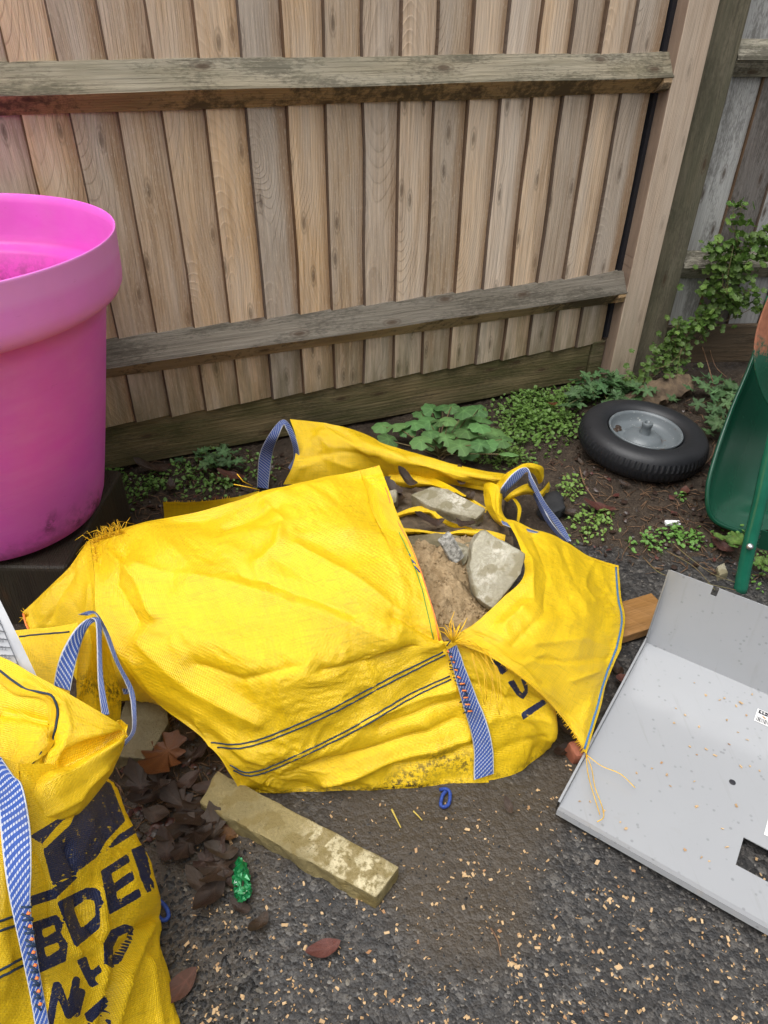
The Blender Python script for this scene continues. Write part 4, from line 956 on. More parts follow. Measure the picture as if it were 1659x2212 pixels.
rock('stone_chunk', [(876, 1158, .195), (940, 1150, .20), (995, 1156, .20), (1003, 1180, .19), (930, 1182, .19), (890, 1178, .19)], .05, M['slab_dark'], 'dark flat stone at the rear of the sand heap', 5)
rock('stone_chunk', [(1000, 1172, .2), (1026, 1168, .2), (1032, 1186, .19), (1006, 1192, .19)], .04, M['slab_dark'], 'small dark stone between the flat stone and the large pale slab', 8)
rock('stone_chunk', [(838, 1058, .16), (857, 1056, .165), (858, 1086, .14), (842, 1088, .14)], .04, M['rubble'], 'small grey stone beside the top corner of the front panel', 6)
# stones on the ground
rock('kerb_stone', [(470, 1664, .034), (863, 1872, .034), (812, 1939, .034), (431, 1732, .034)], .042, M['kerb'], 'long yellowish kerb stone sticking out in front of the yellow bag', 9, .004, white=[(740, 1860, 55), (790, 1900, 60), (700, 1810, 40), (800, 1870, 40)], cat='kerb stone', bev=.003)
rock('kerb_stone', [(282, 1470, .045), (352, 1476, .045), (365, 1560, .045), (318, 1640, .045), (236, 1632, .045)], .052, M['slab_dark'], 'dull kerb stone lying between the two yellow bags', 10, .004, cat='kerb stone', bev=.003)
rock('brick_bit', [(1226, 1602, .035), (1252, 1596, .035), (1272, 1630, .03), (1245, 1634, .03)], .04, M['brick'], 'orange brick fragment beneath the flap tip', 11, .003, cat='brick')
rock('rotten_log', [(1340, 858, .05), (1395, 830, .085), (1450, 808, .10), (1492, 806, .09), (1500, 840, .06), (1440, 862, .05), (1395, 880, .04)], .07, M['log'], 'crumbling wood lump behind the loose wheel', 12, .014, cat='wood')
rock('flint', [(1362, 985, .03), (1376, 978, .03), (1386, 988, .028), (1372, 998, .025)], .03, M['rubble_light'], 'pale pebble on the soil left of the loose wheel', 13, .003, cat='pebble', bev=.004)
rock('flint', [(1548, 1222, .02), (1566, 1214, .02), (1574, 1236, .02), (1555, 1242, .02)], .03, M['rubble'], 'rounded pebble beside the green wheelbarrow tray', 14, .003, cat='pebble', bev=.005)
rock('coal_lump', [(1180, 1062, .06), (1208, 1056, .06), (1222, 1096, .05), (1190, 1112, .05), (1166, 1094, .05)], .07, M['charcoal'], 'black lump under the blue strap loop at the back corner', 15, .01, cat='lump')

# ------------------------------------------------------------------ second bag, front left
bag2 = thing('bulk_bag', 'folded yellow builders bag with navy lettering at the left front', 'bulk bag', P(60, 2000, 0))
z7 = lambda pl: [(x * .375, 1555 + y * .375) for x, y in pl]
def strokes(px, segs, w): return np.minimum.reduce([seg_d(px, *z7([a, b])) - w for a, b in segs])
def ink2(px):
    U = lambda *pl: np.minimum.reduce([poly_sdf(px, z7(q)) for q in pl])
    logo = U([(170, 670), (450, 500), (560, 330), (640, 365), (722, 580), (610, 700), (560, 790), (440, 880), (300, 950), (262, 800), (240, 715)])
    leaf = U([(238, 720), (330, 610), (445, 515), (405, 605), (330, 672), (255, 745)])
    logo = np.maximum(logo, -leaf)
    sw = U([(595, 768), (680, 665), (785, 598), (800, 640), (705, 700)], [(170, 1018), (300, 972), (430, 890), (450, 905), (320, 1030), (180, 1075)])
    E_ = U([(580, 870), (632, 845), (690, 1085), (630, 1122)], [(580, 870), (738, 768), (748, 820), (596, 912)], [(612, 975), (762, 866), (776, 918), (630, 1020)], [(625, 1075), (800, 968), (816, 1018), (632, 1122)])
    R_ = U([(754, 746), (796, 730), (874, 985), (844, 1000)], [(754, 746), (830, 716), (842, 756), (770, 790)], [(818, 722), (850, 790), (868, 880), (836, 872), (816, 790)], [(800, 880), (862, 846), (872, 890), (812, 922)], [(850, 890), (885, 930), (890, 985), (862, 940)])
    D_ = np.maximum(U([(328, 1050), (500, 965), (570, 970), (582, 1060), (575, 1200), (435, 1315)]), -U([(425, 1085), (500, 1030), (545, 1045), (550, 1130), (468, 1205)]))
    B_ = np.maximum(U([(180, 1170), (330, 1120), (362, 1180), (350, 1230), (392, 1290), (380, 1390), (180, 1480)]), -U([(240, 1210), (310, 1180), (325, 1215), (250, 1260)], [(255, 1310), (335, 1280), (345, 1320), (265, 1372)]))
    O_ = np.maximum(U([(596, 1290), (640, 1210), (720, 1175), (772, 1192), (765, 1260), (700, 1390), (650, 1432), (600, 1400)]), -U([(652, 1310), (682, 1250), (735, 1222), (730, 1262), (680, 1350), (652, 1370)]))
    H_ = U([(440, 1388), (496, 1358), (526, 1450), (578, 1400), (586, 1450), (540, 1492), (572, 1524), (520, 1546)])
    W_ = strokes(px, [((285, 1760), (325, 1530)), ((332, 1530), (395, 1700)), ((400, 1700), (440, 1500)), ((440, 1690), (470, 1570))], 8.5)
    X_ = U([(485, 1695), (632, 1565), (622, 1645), (512, 1765)], [(600, 1760), (630, 1680), (650, 1760)])
    return np.minimum.reduce([logo, sw, E_, R_, D_, B_, O_, H_, W_, X_])
gP = [[(40, 1650, .40), (100, 1650, .37), (160, 1650, .33), (205, 1660, .28), (238, 1685, .24), (246, 1690, .20)],
      [(50, 1770, .40), (115, 1745, .37), (180, 1730, .32), (236, 1740, .26), (273, 1752, .205), (268, 1760, .16)],
      [(60, 1880, .38), (120, 1860, .345), (190, 1840, .29), (252, 1830, .225), (304, 1836, .16), (300, 1850, .11)],
      [(66, 1980, .345), (130, 1960, .31), (205, 1930, .25), (274, 1915, .18), (334, 1918, .10), (328, 1935, .05)],
      [(74, 2080, .30), (140, 2060, .27), (215, 2020, .215), (278, 2005, .145), (342, 1985, .05), (336, 2000, .01)],
      [(86, 2170, .25), (150, 2150, .23), (220, 2110, .18), (290, 2080, .10), (350, 2065, .025), (345, 2075, -.01)],
      [(100, 2270, .2), (165, 2260, .18), (240, 2220, .12), (310, 2190, .06), (372, 2160, .006), (365, 2170, -.02)],
      [(110, 2390, .14), (180, 2380, .12), (260, 2350, .07), (330, 2320, .03), (388, 2270, .0), (380, 2280, -.02)],
      [(120, 2500, .02), (190, 2490, .02), (270, 2460, .01), (340, 2430, .0), (400, 2390, -.01), (395, 2395, -.02)]]
crP = [([(150, 1830), (168, 1900), (200, 2000), (235, 2060)], 8, -.010), ([(215, 1920), (222, 2010), (218, 2090), (205, 2180), (170, 2260)], 9, .012), ([(335, 1985), (300, 2000), (262, 2070), (240, 2150), (225, 2240)], 8, -.016), ([(338, 1990), (310, 2040), (270, 2110), (255, 2210)], 11, .010), ([(115, 1910), (150, 1990), (170, 2060)], 8, .006), ([(80, 1830), (110, 1900), (120, 1990)], 9, -.006), ([(320, 2070), (330, 2140), (345, 2212)], 12, .006)]
Pp = patch('printed_panel', gP, bag2, .0045, .85, crP, ink=ink2, seed=14)
# the part of the bag that stands off to the left, outside the picture, so the bag is whole
gQ = [[(40, 1650, .40), (-60, 1620, .42), (-260, 1620, .40), (-460, 1650, .30)], [(66, 1980, .345), (-60, 1980, .38), (-260, 1970, .36), (-480, 1930, .2)], [(100, 2270, .2), (-60, 2280, .26), (-260, 2280, .24), (-500, 2230, .1)], [(120, 2500, .02), (-60, 2560, .02), (-260, 2560, .02), (-520, 2500, .0)]]
Qp = patch('side_panel', gQ, bag2, .009, .9, [], seed=15)
gG = [[(-200, 1400, .43), (-20, 1413, .432), (80, 1461, .424), (170, 1511, .40), (275, 1574, .352)],
      [(-200, 1500, .42), (-20, 1500, .41), (65, 1530, .405), (160, 1555, .385), (276, 1577, .352)],
      [(-200, 1600, .415), (-20, 1600, .395), (55, 1610, .39), (150, 1602, .375), (276, 1578, .351)],
      [(-200, 1690, .41), (-20, 1690, .392), (55, 1672, .382), (150, 1630, .362), (276, 1580, .349)],
      [(-200, 1740, .42), (10, 1738, .402), (85, 1716, .385), (175, 1665, .36), (272, 1592, .346)],
      [(-200, 1790, .41), (40, 1790, .39), (106, 1756, .368), (188, 1705, .34), (262, 1626, .32)],
      [(-200, 1820, .39), (66, 1818, .362), (132, 1779, .342), (182, 1746, .318), (242, 1668, .292)]]
crG = [([(0, 1535), (60, 1545), (112, 1560), (118, 1600), (100, 1640)], 9, -.016), ([(270, 1579), (150, 1636), (40, 1690)], 8, -.022), ([(260, 1600), (170, 1660), (90, 1705)], 9, .006), ([(60, 1470), (140, 1520), (150, 1580), (125, 1640)], 10, .008), ([(170, 1560), (220, 1580)], 7, .004), ([(90, 1770), (170, 1725), (230, 1660)], 8, .005)]
Gp = patch('folded_top', gG, bag2, .0045, .7, crG, seed=16)
stitch([Gp], [[(-40, 1420), (0, 1449), (40, 1478), (60, 1490), (95, 1496), (115, 1505), (126, 1535), (122, 1570), (115, 1595), (108, 1616)], [(88, 1624), (70, 1650), (34, 1674)]], bag2, None, .0016)
hem([Gp], [(0, 1452), (40, 1482), (95, 1500), (120, 1520), (122, 1560), (108, 1612), (60, 1660)], [(0, 1474), (35, 1500), (85, 1508), (102, 1520), (105, 1560), (92, 1610), (45, 1655)], bag2)
gH = [[(-60, 1372, .33), (35, 1362, .33), (110, 1354, .33), (168, 1344, .335)], [(-60, 1410, .32), (45, 1400, .325), (115, 1395, .325), (165, 1390, .325)], [(-60, 1480, .30), (60, 1470, .31), (120, 1470, .31), (150, 1480, .305)], [(-60, 1560, .28), (80, 1560, .28), (130, 1560, .28), (160, 1560, .27)]]
Hp = patch('rear_panel', gH, bag2, .006, .9, [([(60, 1400), (110, 1440), (140, 1490)], 8, -.008)], seed=17)
stitch([Hp], [[(42, 1376), (90, 1371), (150, 1366)]], bag2, None, .0015)
gI = [[(165, 1348, .32), (200, 1352, .30), (228, 1378, .27)], [(168, 1420, .28), (205, 1425, .24), (246, 1440, .2)], [(165, 1490, .26), (210, 1500, .2), (260, 1500, .14)], [(165, 1570, .24), (210, 1580, .18), (258, 1575, .10)]]
Ip = patch('inner_panel', gI, bag2, .006, .7, [([(185, 1360), (180, 1450), (172, 1500)], 6, .006)], seed=18, dirt=lambda px, V: .8 * np.exp(-(pl_d(px, [(190, 1480), (260, 1500)]) / 28) ** 2))
ribbon('lifting_strap', [(116, 1480, .36), (122, 1445, .37), (135, 1408, .385), (160, 1365, .40), (185, 1340, .405), (202, 1334, .40)], [(152, 1492, .35), (160, 1450, .36), (170, 1410, .37), (183, 1370, .385), (195, 1350, .395), (207, 1342, .395)], bag2)
ribbon('lifting_strap', [(194, 1336, .405), (206, 1345, .40), (209, 1400, .37), (211, 1470, .34), (219, 1545, .32)], [(204, 1332, .405), (217, 1342, .395), (218, 1400, .365), (222, 1470, .335), (235, 1545, .315)], bag2)
ribbon('lifting_strap', [(190, 1330, .41), (206, 1328, .408), (222, 1362, .38), (246, 1425, .335), (276, 1490, .29), (284, 1540, .27), (283, 1580, .28), (264, 1606, .30)],
       [(170, 1328, .408), (202, 1321, .412), (230, 1362, .375), (256, 1428, .33), (287, 1490, .285), (293, 1540, .265), (291, 1582, .275), (268, 1612, .295)], bag2)
ribbon('strap_end', [(258, 1460, .13), (262, 1480, .12), (268, 1500, .11)], [(285, 1462, .13), (288, 1480, .12), (285, 1498, .11)], bag2, n=12)
# the broad strap at the frame edge
ribbon('lifting_strap', [(-30, 1600, .425), (-12, 1650, .425), (-6, 1700, .425), (0, 1780, .425), (10, 1880, .41), (24, 1960, .385), (50, 2080, .335), (66, 2160, .30), (80, 2250, .26), (90, 2330, .2)],
       [(6, 1640, .43), (30, 1675, .43), (50, 1700, .428), (66, 1790, .418), (68, 1870, .402), (66, 1960, .375), (82, 2080, .325), (96, 2160, .29), (112, 2250, .25), (124, 2330, .19)], bag2, n=110, m=9)
mb = MB()
for k in range(16):
    f = k / 15; p = P(44 + 32 * f, 1960 + 210 * f, .388 - .09 * f); q = P(70 + 20 * f, 1965 + 212 * f + (6 if k % 2 else -6), .384 - .09 * f); mb.tube([p, q], .0013, 4, m=0)
    if k % 2: mb.tube([P(56 + 28 * f, 1958 + 210 * f, .389 - .09 * f), P(64 + 26 * f, 1960 + 210 * f, .387 - .09 * f)], .0018, 4, m=1)
mb.obj('stitching', None, bag2, mats=[M['thread'], M['orange_thread']])
stitch([Qp], [[(-60, 2010), (0, 1990), (34, 1978)], [(-60, 2032), (0, 2012), (36, 1998)], [(-60, 2120), (0, 2095), (50, 2068)], [(-60, 2136), (0, 2110), (52, 2084)]], bag2, None, .0014)
mb = MB(); c = [(335, 1950, .012), (345, 1946, .014), (360, 1962, .01), (364, 1980, .008), (352, 1988, .008), (338, 1975, .01), (336, 1958, .012)]
mb.tube([Vector(x) for x in catmull([tuple(P(*p)) for p in c], 22, 0)], .0034, 6); mb.obj('cord_loop', M['cord'], bag2)
# the sewn-in white label with upside-down print
q0, q1, q2, q3 = P(-110, 1240, .50), P(-4, 1288, .49), P(98, 1498, .385), P(-60, 1530, .39)
mb = MB(); nL = 14
for i in range(nL + 1):
    for j in range(7):
        f, g = i / nL, j / 6; p = (q1 * (1 - f) + q2 * f) * (1 - g) + (q0 * (1 - f) + q3 * f) * g; mb.V.append(tuple(p + Vector((0, 0, .004 * math.sin(f * 5 + g * 3)))))
mb.F = [(i * 7 + j, i * 7 + j + 1, (i + 1) * 7 + j + 1, (i + 1) * 7 + j) for i in range(nL) for j in range(6)]; mb.M = [0] * len(mb.F)
lab = mb.obj('sewn_label', M['paper'], bag2)
eR = (q2 - q1); ex_ = -(q1 - q0).normalized() ; ln_ = eR.normalized()
nl_ = ex_.cross(ln_).normalized(); nl_ = nl_ if nl_.dot(CAM - q1) > 0 else -nl_
mb = MB()
for f in (.315, .387, .459, .531, .603, .675, .74):
    p = q1 + eR * f; d = (q0 * (1 - f) + q3 * f) - p
    mb.tube([p + d * .16 + nl_ * .004 + Vector((0, 0, .004 * math.sin(f * 5 + .5))), p + d * .9 + nl_ * .004], .0007, 4)
p0 = q1 + ((q0 - q1) * .16) + nl_ * .004; p1 = q2 + ((q3 - q2) * .16) + nl_ * .004; mb.tube([p0, p1], .0007, 4)
mb.obj('printed_rule', M['grey_print'], lab)
def text_mesh(txt, size):
    cu = bpy.data.curves.new('txt', 'FONT'); cu.body = txt; cu.size = size; cu.resolution_u = 2
    o = bpy.data.objects.new('txt', cu); COL.objects.link(o); dg = bpy.context.evaluated_depsgraph_get(); dg.update()
    me = bpy.data.meshes.new_from_object(o.evaluated_get(dg)); V = [v.co.copy() for v in me.vertices]; F = [tuple(p.vertices) for p in me.polygons]
    bpy.data.objects.remove(o); bpy.data.curves.remove(cu); bpy.data.meshes.remove(me); return V, F
mb = MB()
for f, tx in ((.30, 'HANDLING'), (.372, 'DATE'), (.444, 'FIBC CLASS'), (.516, 'TEST STANDARD'), (.588, 'TEST HOUSE'), (.660, 'PURCHASE'), (.725, 'S.W.L. 1000')):
    V, F = text_mesh(tx, .0092); p = q1 + eR * f; d = (q0 * (1 - f) + q3 * f) - p; xa = d.normalized(); ya = -(ln_ - xa * ln_.dot(xa)).normalized(); ya = -ya
    ya = nl_.cross(xa)
    st = p + d * .19 + nl_ * .0055 + Vector((0, 0, .004 * math.sin(f * 5 + .6)))
    mb.add([st + xa * v.x + ya * v.y for v in V], F)
mb.obj('label_print', M['grey_print'], lab, smooth=False)

# ------------------------------------------------------------------ grey metal panel
ZB = .022
c0 = P(1208, 1742, ZB); c1 = P(1396, 1388, ZB)
ex = (c1 - c0); Lp_ = ex.length; ex.normalize(); ez = Vector((0, 0, 1)); ey = Vector((ex.y, -ex.x, 0))     # ex along the left edge, ey to the right
panel = thing('metal_panel', 'grey folded sheet metal panel lying on the asphalt at right', 'metal panel', c0)
def pp(a, b, z=0.0): return c0 + ex * a + ey * b + ez * z
def inpanel(u, v, z=ZB):
    p = P(u, v, z) - c0; return p.dot(ex), p.dot(ey)
WP = .80
h1a, h1b = inpanel(1606, 1808); h2a, h2b = inpanel(1590, 1868)
ha0, ha1, hb0, hb1 = h2a, h1a, (h1b + h2b) / 2, (h1b + h2b) / 2 + .20
mb = MB(); T = .0018
aa = [0, ha0, ha1, Lp_]; bb = [0, hb0, hb1, WP]
def quadbox(a0, a1, b0, b1):
    V = [pp(a, b, z) for z in (-T, 0) for a in (a0, a1) for b in (b0, b1)]
    mb.add(V, [(0, 1, 3, 2), (4, 6, 7, 5)])
for i in range(3):
    for j in range(3):
        if i == 1 and j == 1: continue
        quadbox(aa[i], aa[i + 1], bb[j], bb[j + 1])
for (a0, b0, a1, b1) in ((ha0, hb0, ha1, hb0), (ha1, hb0, ha1, hb1), (ha1, hb1, ha0, hb1), (ha0, hb1, ha0, hb0)):
    mb.add([pp(a0, b0, -T), pp(a1, b1, -T), pp(a1, b1, 0), pp(a0, b0, 0)], [(0, 1, 2, 3)])
mb.obj('sheet', M['panel'], panel, smooth=False)
tl = PY(1445, 1232, (c1 + ex * .012).y); hw = tl.z - ZB
nx = P(1548, 1268, ZB + hw); nb_ = (nx - c0).dot(ey)
mb = MB()
lean = .012
def wallpt(b, z): return pp(Lp_ + lean * z / hw, b, z)
bs = [0.0, .006] + list(np.linspace(.05, nb_ - .012, 3)) + [nb_ - .006, nb_ + .006] + list(np.linspace(nb_ + .05, WP, 5))
for b0, b1 in zip(bs[:-1], bs[1:]):
    top = hw - (.022 if abs((b0 + b1) / 2 - nb_) < .004 else 0)
    mb.add([wallpt(b0, .0), wallpt(b1, .0), wallpt(b1, top), wallpt(b0, top)] + [wallpt(b0, .0) + ex * T, wallpt(b1, .0) + ex * T, wallpt(b1, top) + ex * T, wallpt(b0, top) + ex * T], [(0, 1, 2, 3), (7, 6, 5, 4), (3, 2, 6, 7)])
mb.obj('back_flange', M['panel'], panel, smooth=False)
mb = MB()
def lipx(path, d):
    V = []
    for a, b in path: V += [pp(a, b, 0), pp(a, b, .012), pp(a + d[0], b + d[1], .012), pp(a + d[0], b + d[1], -.022)]
    k = len(path); mb.add(V, [(i * 4 + j, (i + 1) * 4 + j, (i + 1) * 4 + j + 1, i * 4 + j + 1) for i in range(k - 1) for j in range(3)])
lipx([(0, -.0005), (Lp_ * .5, -.0005), (Lp_, -.0005)], (0, -.004))
mb.obj('side_lip', M['panel'], panel, smooth=False)
mb = MB(); mb.add([pp(0, 0, .001), pp(0, WP, .001), pp(-.010, WP, .004), pp(-.010, 0, .004), pp(-.0125, 0, -.008), pp(-.0125, WP, -.008)], [(0, 1, 2, 3), (3, 2, 5, 4)]); mb.obj('front_lip', M['panel'], panel, smooth=False)
mb = MB(); mb.add([pp(Lp_, 0, 0), wallpt(0, hw), pp(Lp_ - .02, -.0, .012), pp(Lp_ - .004, -.0, .012), wallpt(-.004, hw), pp(Lp_, -.004, 0)], [(0, 2, 1), (0, 1, 4, 5)]); mb.obj('corner_gusset', M['panel'], panel, smooth=False)
def decal(name, pts, mat, lift, par): 
    return mk(name, [p + ez * lift for p in pts], [(0, 1, 2, 3)], mat, par, smooth=False)
sa, sb = inpanel(1636, 1545)
st = decal('sticker', [pp(sa + .018, sb - .003), pp(sa + .018, sb + .08), pp(sa - .018, sb + .08), pp(sa - .018, sb - .003)], M['sticker'], .0008, panel)
mb = MB(); mb.add([pp(sa + .016, sb, .0014), pp(sa + .016, sb + .06, .0014), pp(sa + .006, sb + .06, .0014), pp(sa + .006, sb, .0014)], [(0, 1, 2, 3)])
x = sb
while x < sb + .06:
    w = rnd.choice([.0008, .0012, .0018]); mb.add([pp(sa - .004, x, .0014), pp(sa - .004, x + w, .0014), pp(sa - .016, x + w, .0014), pp(sa - .016, x, .0014)], [(0, 1, 2, 3)]); x += w + rnd.choice([.0009, .0014])
mb.obj('barcode', M['print_shade_black'], st, smooth=False)
mb = MB(); V, F = text_mesh('44-200', .0105)
mb.add([pp(sa + .0075 + v.y, sb + .002 + v.x, .0019) for v in V], F); mb.obj('print', M['sticker'], st, smooth=False)
sa2, sb2 = inpanel(1650, 1770); sb2 += .006
decal('sticker', [pp(sa2 + .035, sb2), pp(sa2 + .035, sb2 + .1), pp(sa2 - .03, sb2 + .1), pp(sa2 - .03, sb2)], M['sticker'], .0008, panel)['label'] = 'blank silver-white sticker at the right side'
hx = inpanel(1582, 1690); mb = MB(); mb.lathe([(.0, .0012), (.0045, .0012), (.006, .0006)], 14, tuple(pp(hx[0], hx[1]))); mb.obj('screw_hole', M['print_shade_black'], panel)
# ------------------------------------------------------------------ timber offcut
p0, p1, p2, p3 = P(1345, 1302, .03), P(1470, 1268, .03), P(1470, 1330, .03), P(1345, 1372, .03)
off = thing('timber_offcut', 'short brown plank between the yellow flap and the grey panel', 'plank', p0); 
cc = (p0 + p3) / 2; d = ((p1 + p2) / 2 - cc); L = d.length * .72; ang = math.atan2(d.y, d.x); wd = (p0 - p3).length * .88
mb = MB(); mb.box(-.12, L, -wd / 2, wd / 2, -.012, .012); o = mb.obj('plank', M['plank'], off, local=True, smooth=False); bevel(o, .002)
o.location = (cc - p0) + Vector((0, 0, -.012)); o.rotation_euler = (0, 0, ang)

# ------------------------------------------------------------------ loose wheel
wc = P(1388, 948, .075)
wheel = thing('loose_wheel', 'black wheelbarrow wheel with pale grey rim lying flat on the soil', 'wheel', wc); wheel.rotation_euler = (math.radians(2), math.radians(3), 0)
ORG[wheel] = None
R0, rt_ = .150, .046
mb = MB(); prof = []
for k in range(28):
    a = 2 * math.pi * k / 28; ca, sa_ = math.cos(a), math.sin(a)
    prof.append((R0 + rt_ * (abs(ca) ** .8) * (1 if ca > 0 else -1) * (1.0 if ca > 0 else .9), rt_ * 1.02 * (abs(sa_) ** .85) * (1 if sa_ > 0 else -1)))
mb.lathe(prof, 96, closed=True); mb.obj('tyre', M['rubber'], wheel, local=True)
mb = MB()
for k in range(72):
    a = 2 * math.pi * k / 72
    for sgn, ph in ((1, 0), (-1, .5)):
        a2 = a + ph * 2 * math.pi / 72
        V = []
        for (rr, zz) in ((R0 + rt_ * 1.005, .004), (R0 + rt_ * .97, .016), (R0 + rt_ * .86, .027)):
            for da, ex2 in ((-.030, -.001), (-.025, .0014), (.025, .0014), (.030, -.001)): V.append(((rr + ex2) * math.cos(a2 + da + zz * .8), (rr + ex2) * math.sin(a2 + da + zz * .8), sgn * zz))
        mb.add(V, [(i * 4 + j, (i + 1) * 4 + j, (i + 1) * 4 + j + 1, i * 4 + j + 1) for i in range(2) for j in range(3)])
o = mb.obj('tread', M['rubber'], wheel, local=True); o['kind'] = 'stuff'
mb = MB()
for r_, z_ in ((R0 - .022, .0405), (R0 + .024, .0375)): mb.tube([(r_ * math.cos(2 * math.pi * k / 64), r_ * math.sin(2 * math.pi * k / 64), z_) for k in range(65)], .0016, 5)
mb.obj('sidewall_ring', M['rubber'], wheel, local=True)
mb = MB(); mb.lathe([(.112, .030), (.1135, .034), (.112, .038), (.108, .038), (.104, .030), (.098, .014), (.090, .006), (.070, .004), (.062, .002), (.058, .006), (.052, .013), (.035, .020), (.018, .022)], 72); mb.obj('rim', M['rim'], wheel, local=True)
mb = MB(); mb.lathe([(.019, .020), (.0165, .024), (.0145, .045), (.0165, .049), (.0165, .058), (.0145, .060), (.009, .060), (.009, .03)], 24); mb.obj('hub', M['rim'], wheel, local=True)
mb = MB()
for a, r_ in ((2.75, .088), (2.45, .086), (2.6, .080)):
    mb.lathe([(0, .011), (.008, .009), (.012, .006)], 7, (r_ * math.cos(a), r_ * math.sin(a), .0))
mb.obj('leaf_scrap', M['dead'], wheel, local=True)

# ------------------------------------------------------------------ green wheelbarrow tipped on its nose, right edge
wb = thing('wheelbarrow', 'green wheelbarrow without its wheel tipped up at the right edge', 'wheelbarrow', P(1606, 1160, 0))
def Q(u, v, y): return tuple(PY(u, v, y))
tray = [[Q(1660, 640, 1.86), Q(1690, 640, 1.93), Q(1760, 630, 1.98), Q(1900, 620, 1.98), Q(2080, 610, 1.86)],
        [Q(1629, 766, 1.78), Q(1655, 766, 1.84), Q(1730, 770, 1.90), Q(1880, 770, 1.90), Q(2060, 760, 1.78)],
        [Q(1581, 884, 1.70), Q(1605, 890, 1.75), Q(1700, 890, 1.83), Q(1860, 900, 1.83), Q(2040, 890, 1.70)],
        [Q(1548, 977, 1.63), Q(1568, 985, 1.68), Q(1660, 990, 1.76), Q(1840, 1000, 1.76), Q(2020, 980, 1.63)],
        [Q(1528, 1060, 1.57), Q(1545, 1065, 1.61), Q(1630, 1070, 1.68), Q(1800, 1075, 1.68), Q(1980, 1060, 1.56)],
        [Q(1540, 1122, 1.54), Q(1556, 1118, 1.565), Q(1625, 1115, 1.60), Q(1780, 1115, 1.60), Q(1950, 1120, 1.53)],
        [Q(1606, 1152, 1.545), Q(1612, 1146, 1.55), Q(1650, 1145, 1.56), Q(1760, 1145, 1.56), Q(1900, 1152, 1.54)]]
def tray_patch(name, pts, step, rustf=None, thick=.002):
    G = np.array(pts); lu = np.linalg.norm(np.diff(G, axis=1), axis=-1).sum(1).max(); lv = np.linalg.norm(np.diff(G, axis=0), axis=-1).sum(0).max()
    nu, nv = int(lu / step), int(lv / step); X = catmull(catmull(G, nv, 0), nu, 1).reshape(-1, 3)
    i = np.arange(nu * nv).reshape(nv, nu); F = np.stack([i[:-1, :-1], i[:-1, 1:], i[1:, 1:], i[1:, :-1]], -1).reshape(-1, 4)
    px = proj_np(X)
    d = np.hypot(px[:, 0] - 1643, px[:, 1] - 1048); X[:, 1] -= .022 * np.exp(-(d / 22) ** 2)
    o = mk(name, X, F, M['green'], wb, attrs={'rust': rustf(px) if rustf else np.zeros(len(X))})
    m = o.modifiers.new('thickness', 'SOLIDIFY'); m.thickness = thick; m.offset = 0; return o
tray_patch('tray', tray, .012)
mb = MB(); rim_pts = catmull([r[0] for r in tray], 60, 0); mb.tube([Vector(p) for p in rim_pts], .006, 8); o = mb.obj('tray_rim', M['green'], wb)
nose = [[Q(1664, 630, 1.66), Q(1720, 600, 1.70), Q(1800, 590, 1.72)], [Q(1639, 696, 1.62), Q(1720, 690, 1.68), Q(1800, 690, 1.70)], [Q(1629, 746, 1.59), Q(1720, 750, 1.66), Q(1800, 750, 1.68)], [Q(1630, 796, 1.57), Q(1720, 800, 1.64), Q(1800, 800, 1.66)], [Q(1644, 846, 1.56), Q(1700, 860, 1.62), Q(1780, 870, 1.64)], [Q(1662, 880, 1.56), Q(1700, 900, 1.60), Q(1760, 920, 1.62)]]
tray_patch('nose_plate', nose, .006, lambda px: np.clip(1.1 - (px[:, 1] - 640) / 190, 0, 1))['label'] = 'rusty upper lip'
lg = catmull([Q(1720, 760, 1.50), Q(1690, 880, 1.46), Q(1662, 990, 1.43), Q(1640, 1090, 1.40), Q(1617, 1185, 1.37), Q(1598, 1280, 1.335)], 40, 0)
mb = MB(); mb.tube([Vector(p) for p in lg], .0165, 16); mb.obj('leg', M['green_tube'], wb)
foot = P(1598, 1285, .01)
mb = MB(); k0 = PY(1620, 1181, 1.352); mb.lathe([(0, .008), (.0045, .008), (.0055, .003), (.008, .002), (.008, -.003)], 10, (0, 0, 0)); 
o = mb.obj('bolt', M['zinc'], wb, local=True); o.location = k0 - ORG[wb]; o.rotation_euler = (math.radians(70), 0, 0)
mb = MB(); b0, b1 = PY(1625, 1172, 1.40), PY(1800, 1215, 1.40); dz = Vector((0, 0, .042))
V = []
for p in (b0, b1): V += [p + dz, p - dz * .3, p - dz * .3 + Vector((0, .004, 0)), p + dz + Vector((0, .004, 0))]
mb.add(V, [(0, 1, 5, 4), (1, 2, 6, 5), (2, 3, 7, 6), (3, 0, 4, 7), (0, 3, 2, 1), (4, 5, 6, 7)]); mb.obj('brace', M['green'], wb, smooth=False)
mb = MB()
for k in range(26):
    f = rnd.uniform(.68, 1.0); i = min(int(f * 39), 38); p = Vector(lg[i]); a = rnd.uniform(-.5, .5); q = p + (RT * math.cos(a) - FW * math.sin(a) * .3 - FW * .45).normalized() * .0165
    s_ = rnd.uniform(.002, .0055); tdir = (Vector(lg[i + 1]) - p).normalized(); w_ = (q - p).normalized().cross(tdir) * s_
    nrm = (q - p).normalized() * .0012; mb.add([q - w_ - tdir * s_ + nrm, q + w_ - tdir * s_ * .6 + nrm, q + w_ * .7 + tdir * s_ * 1.4 + nrm, q - w_ + tdir * s_ + nrm], [(0, 1, 2, 3)])
mb.obj('chipped_paint', M['bare_chip'], wb, smooth=False)

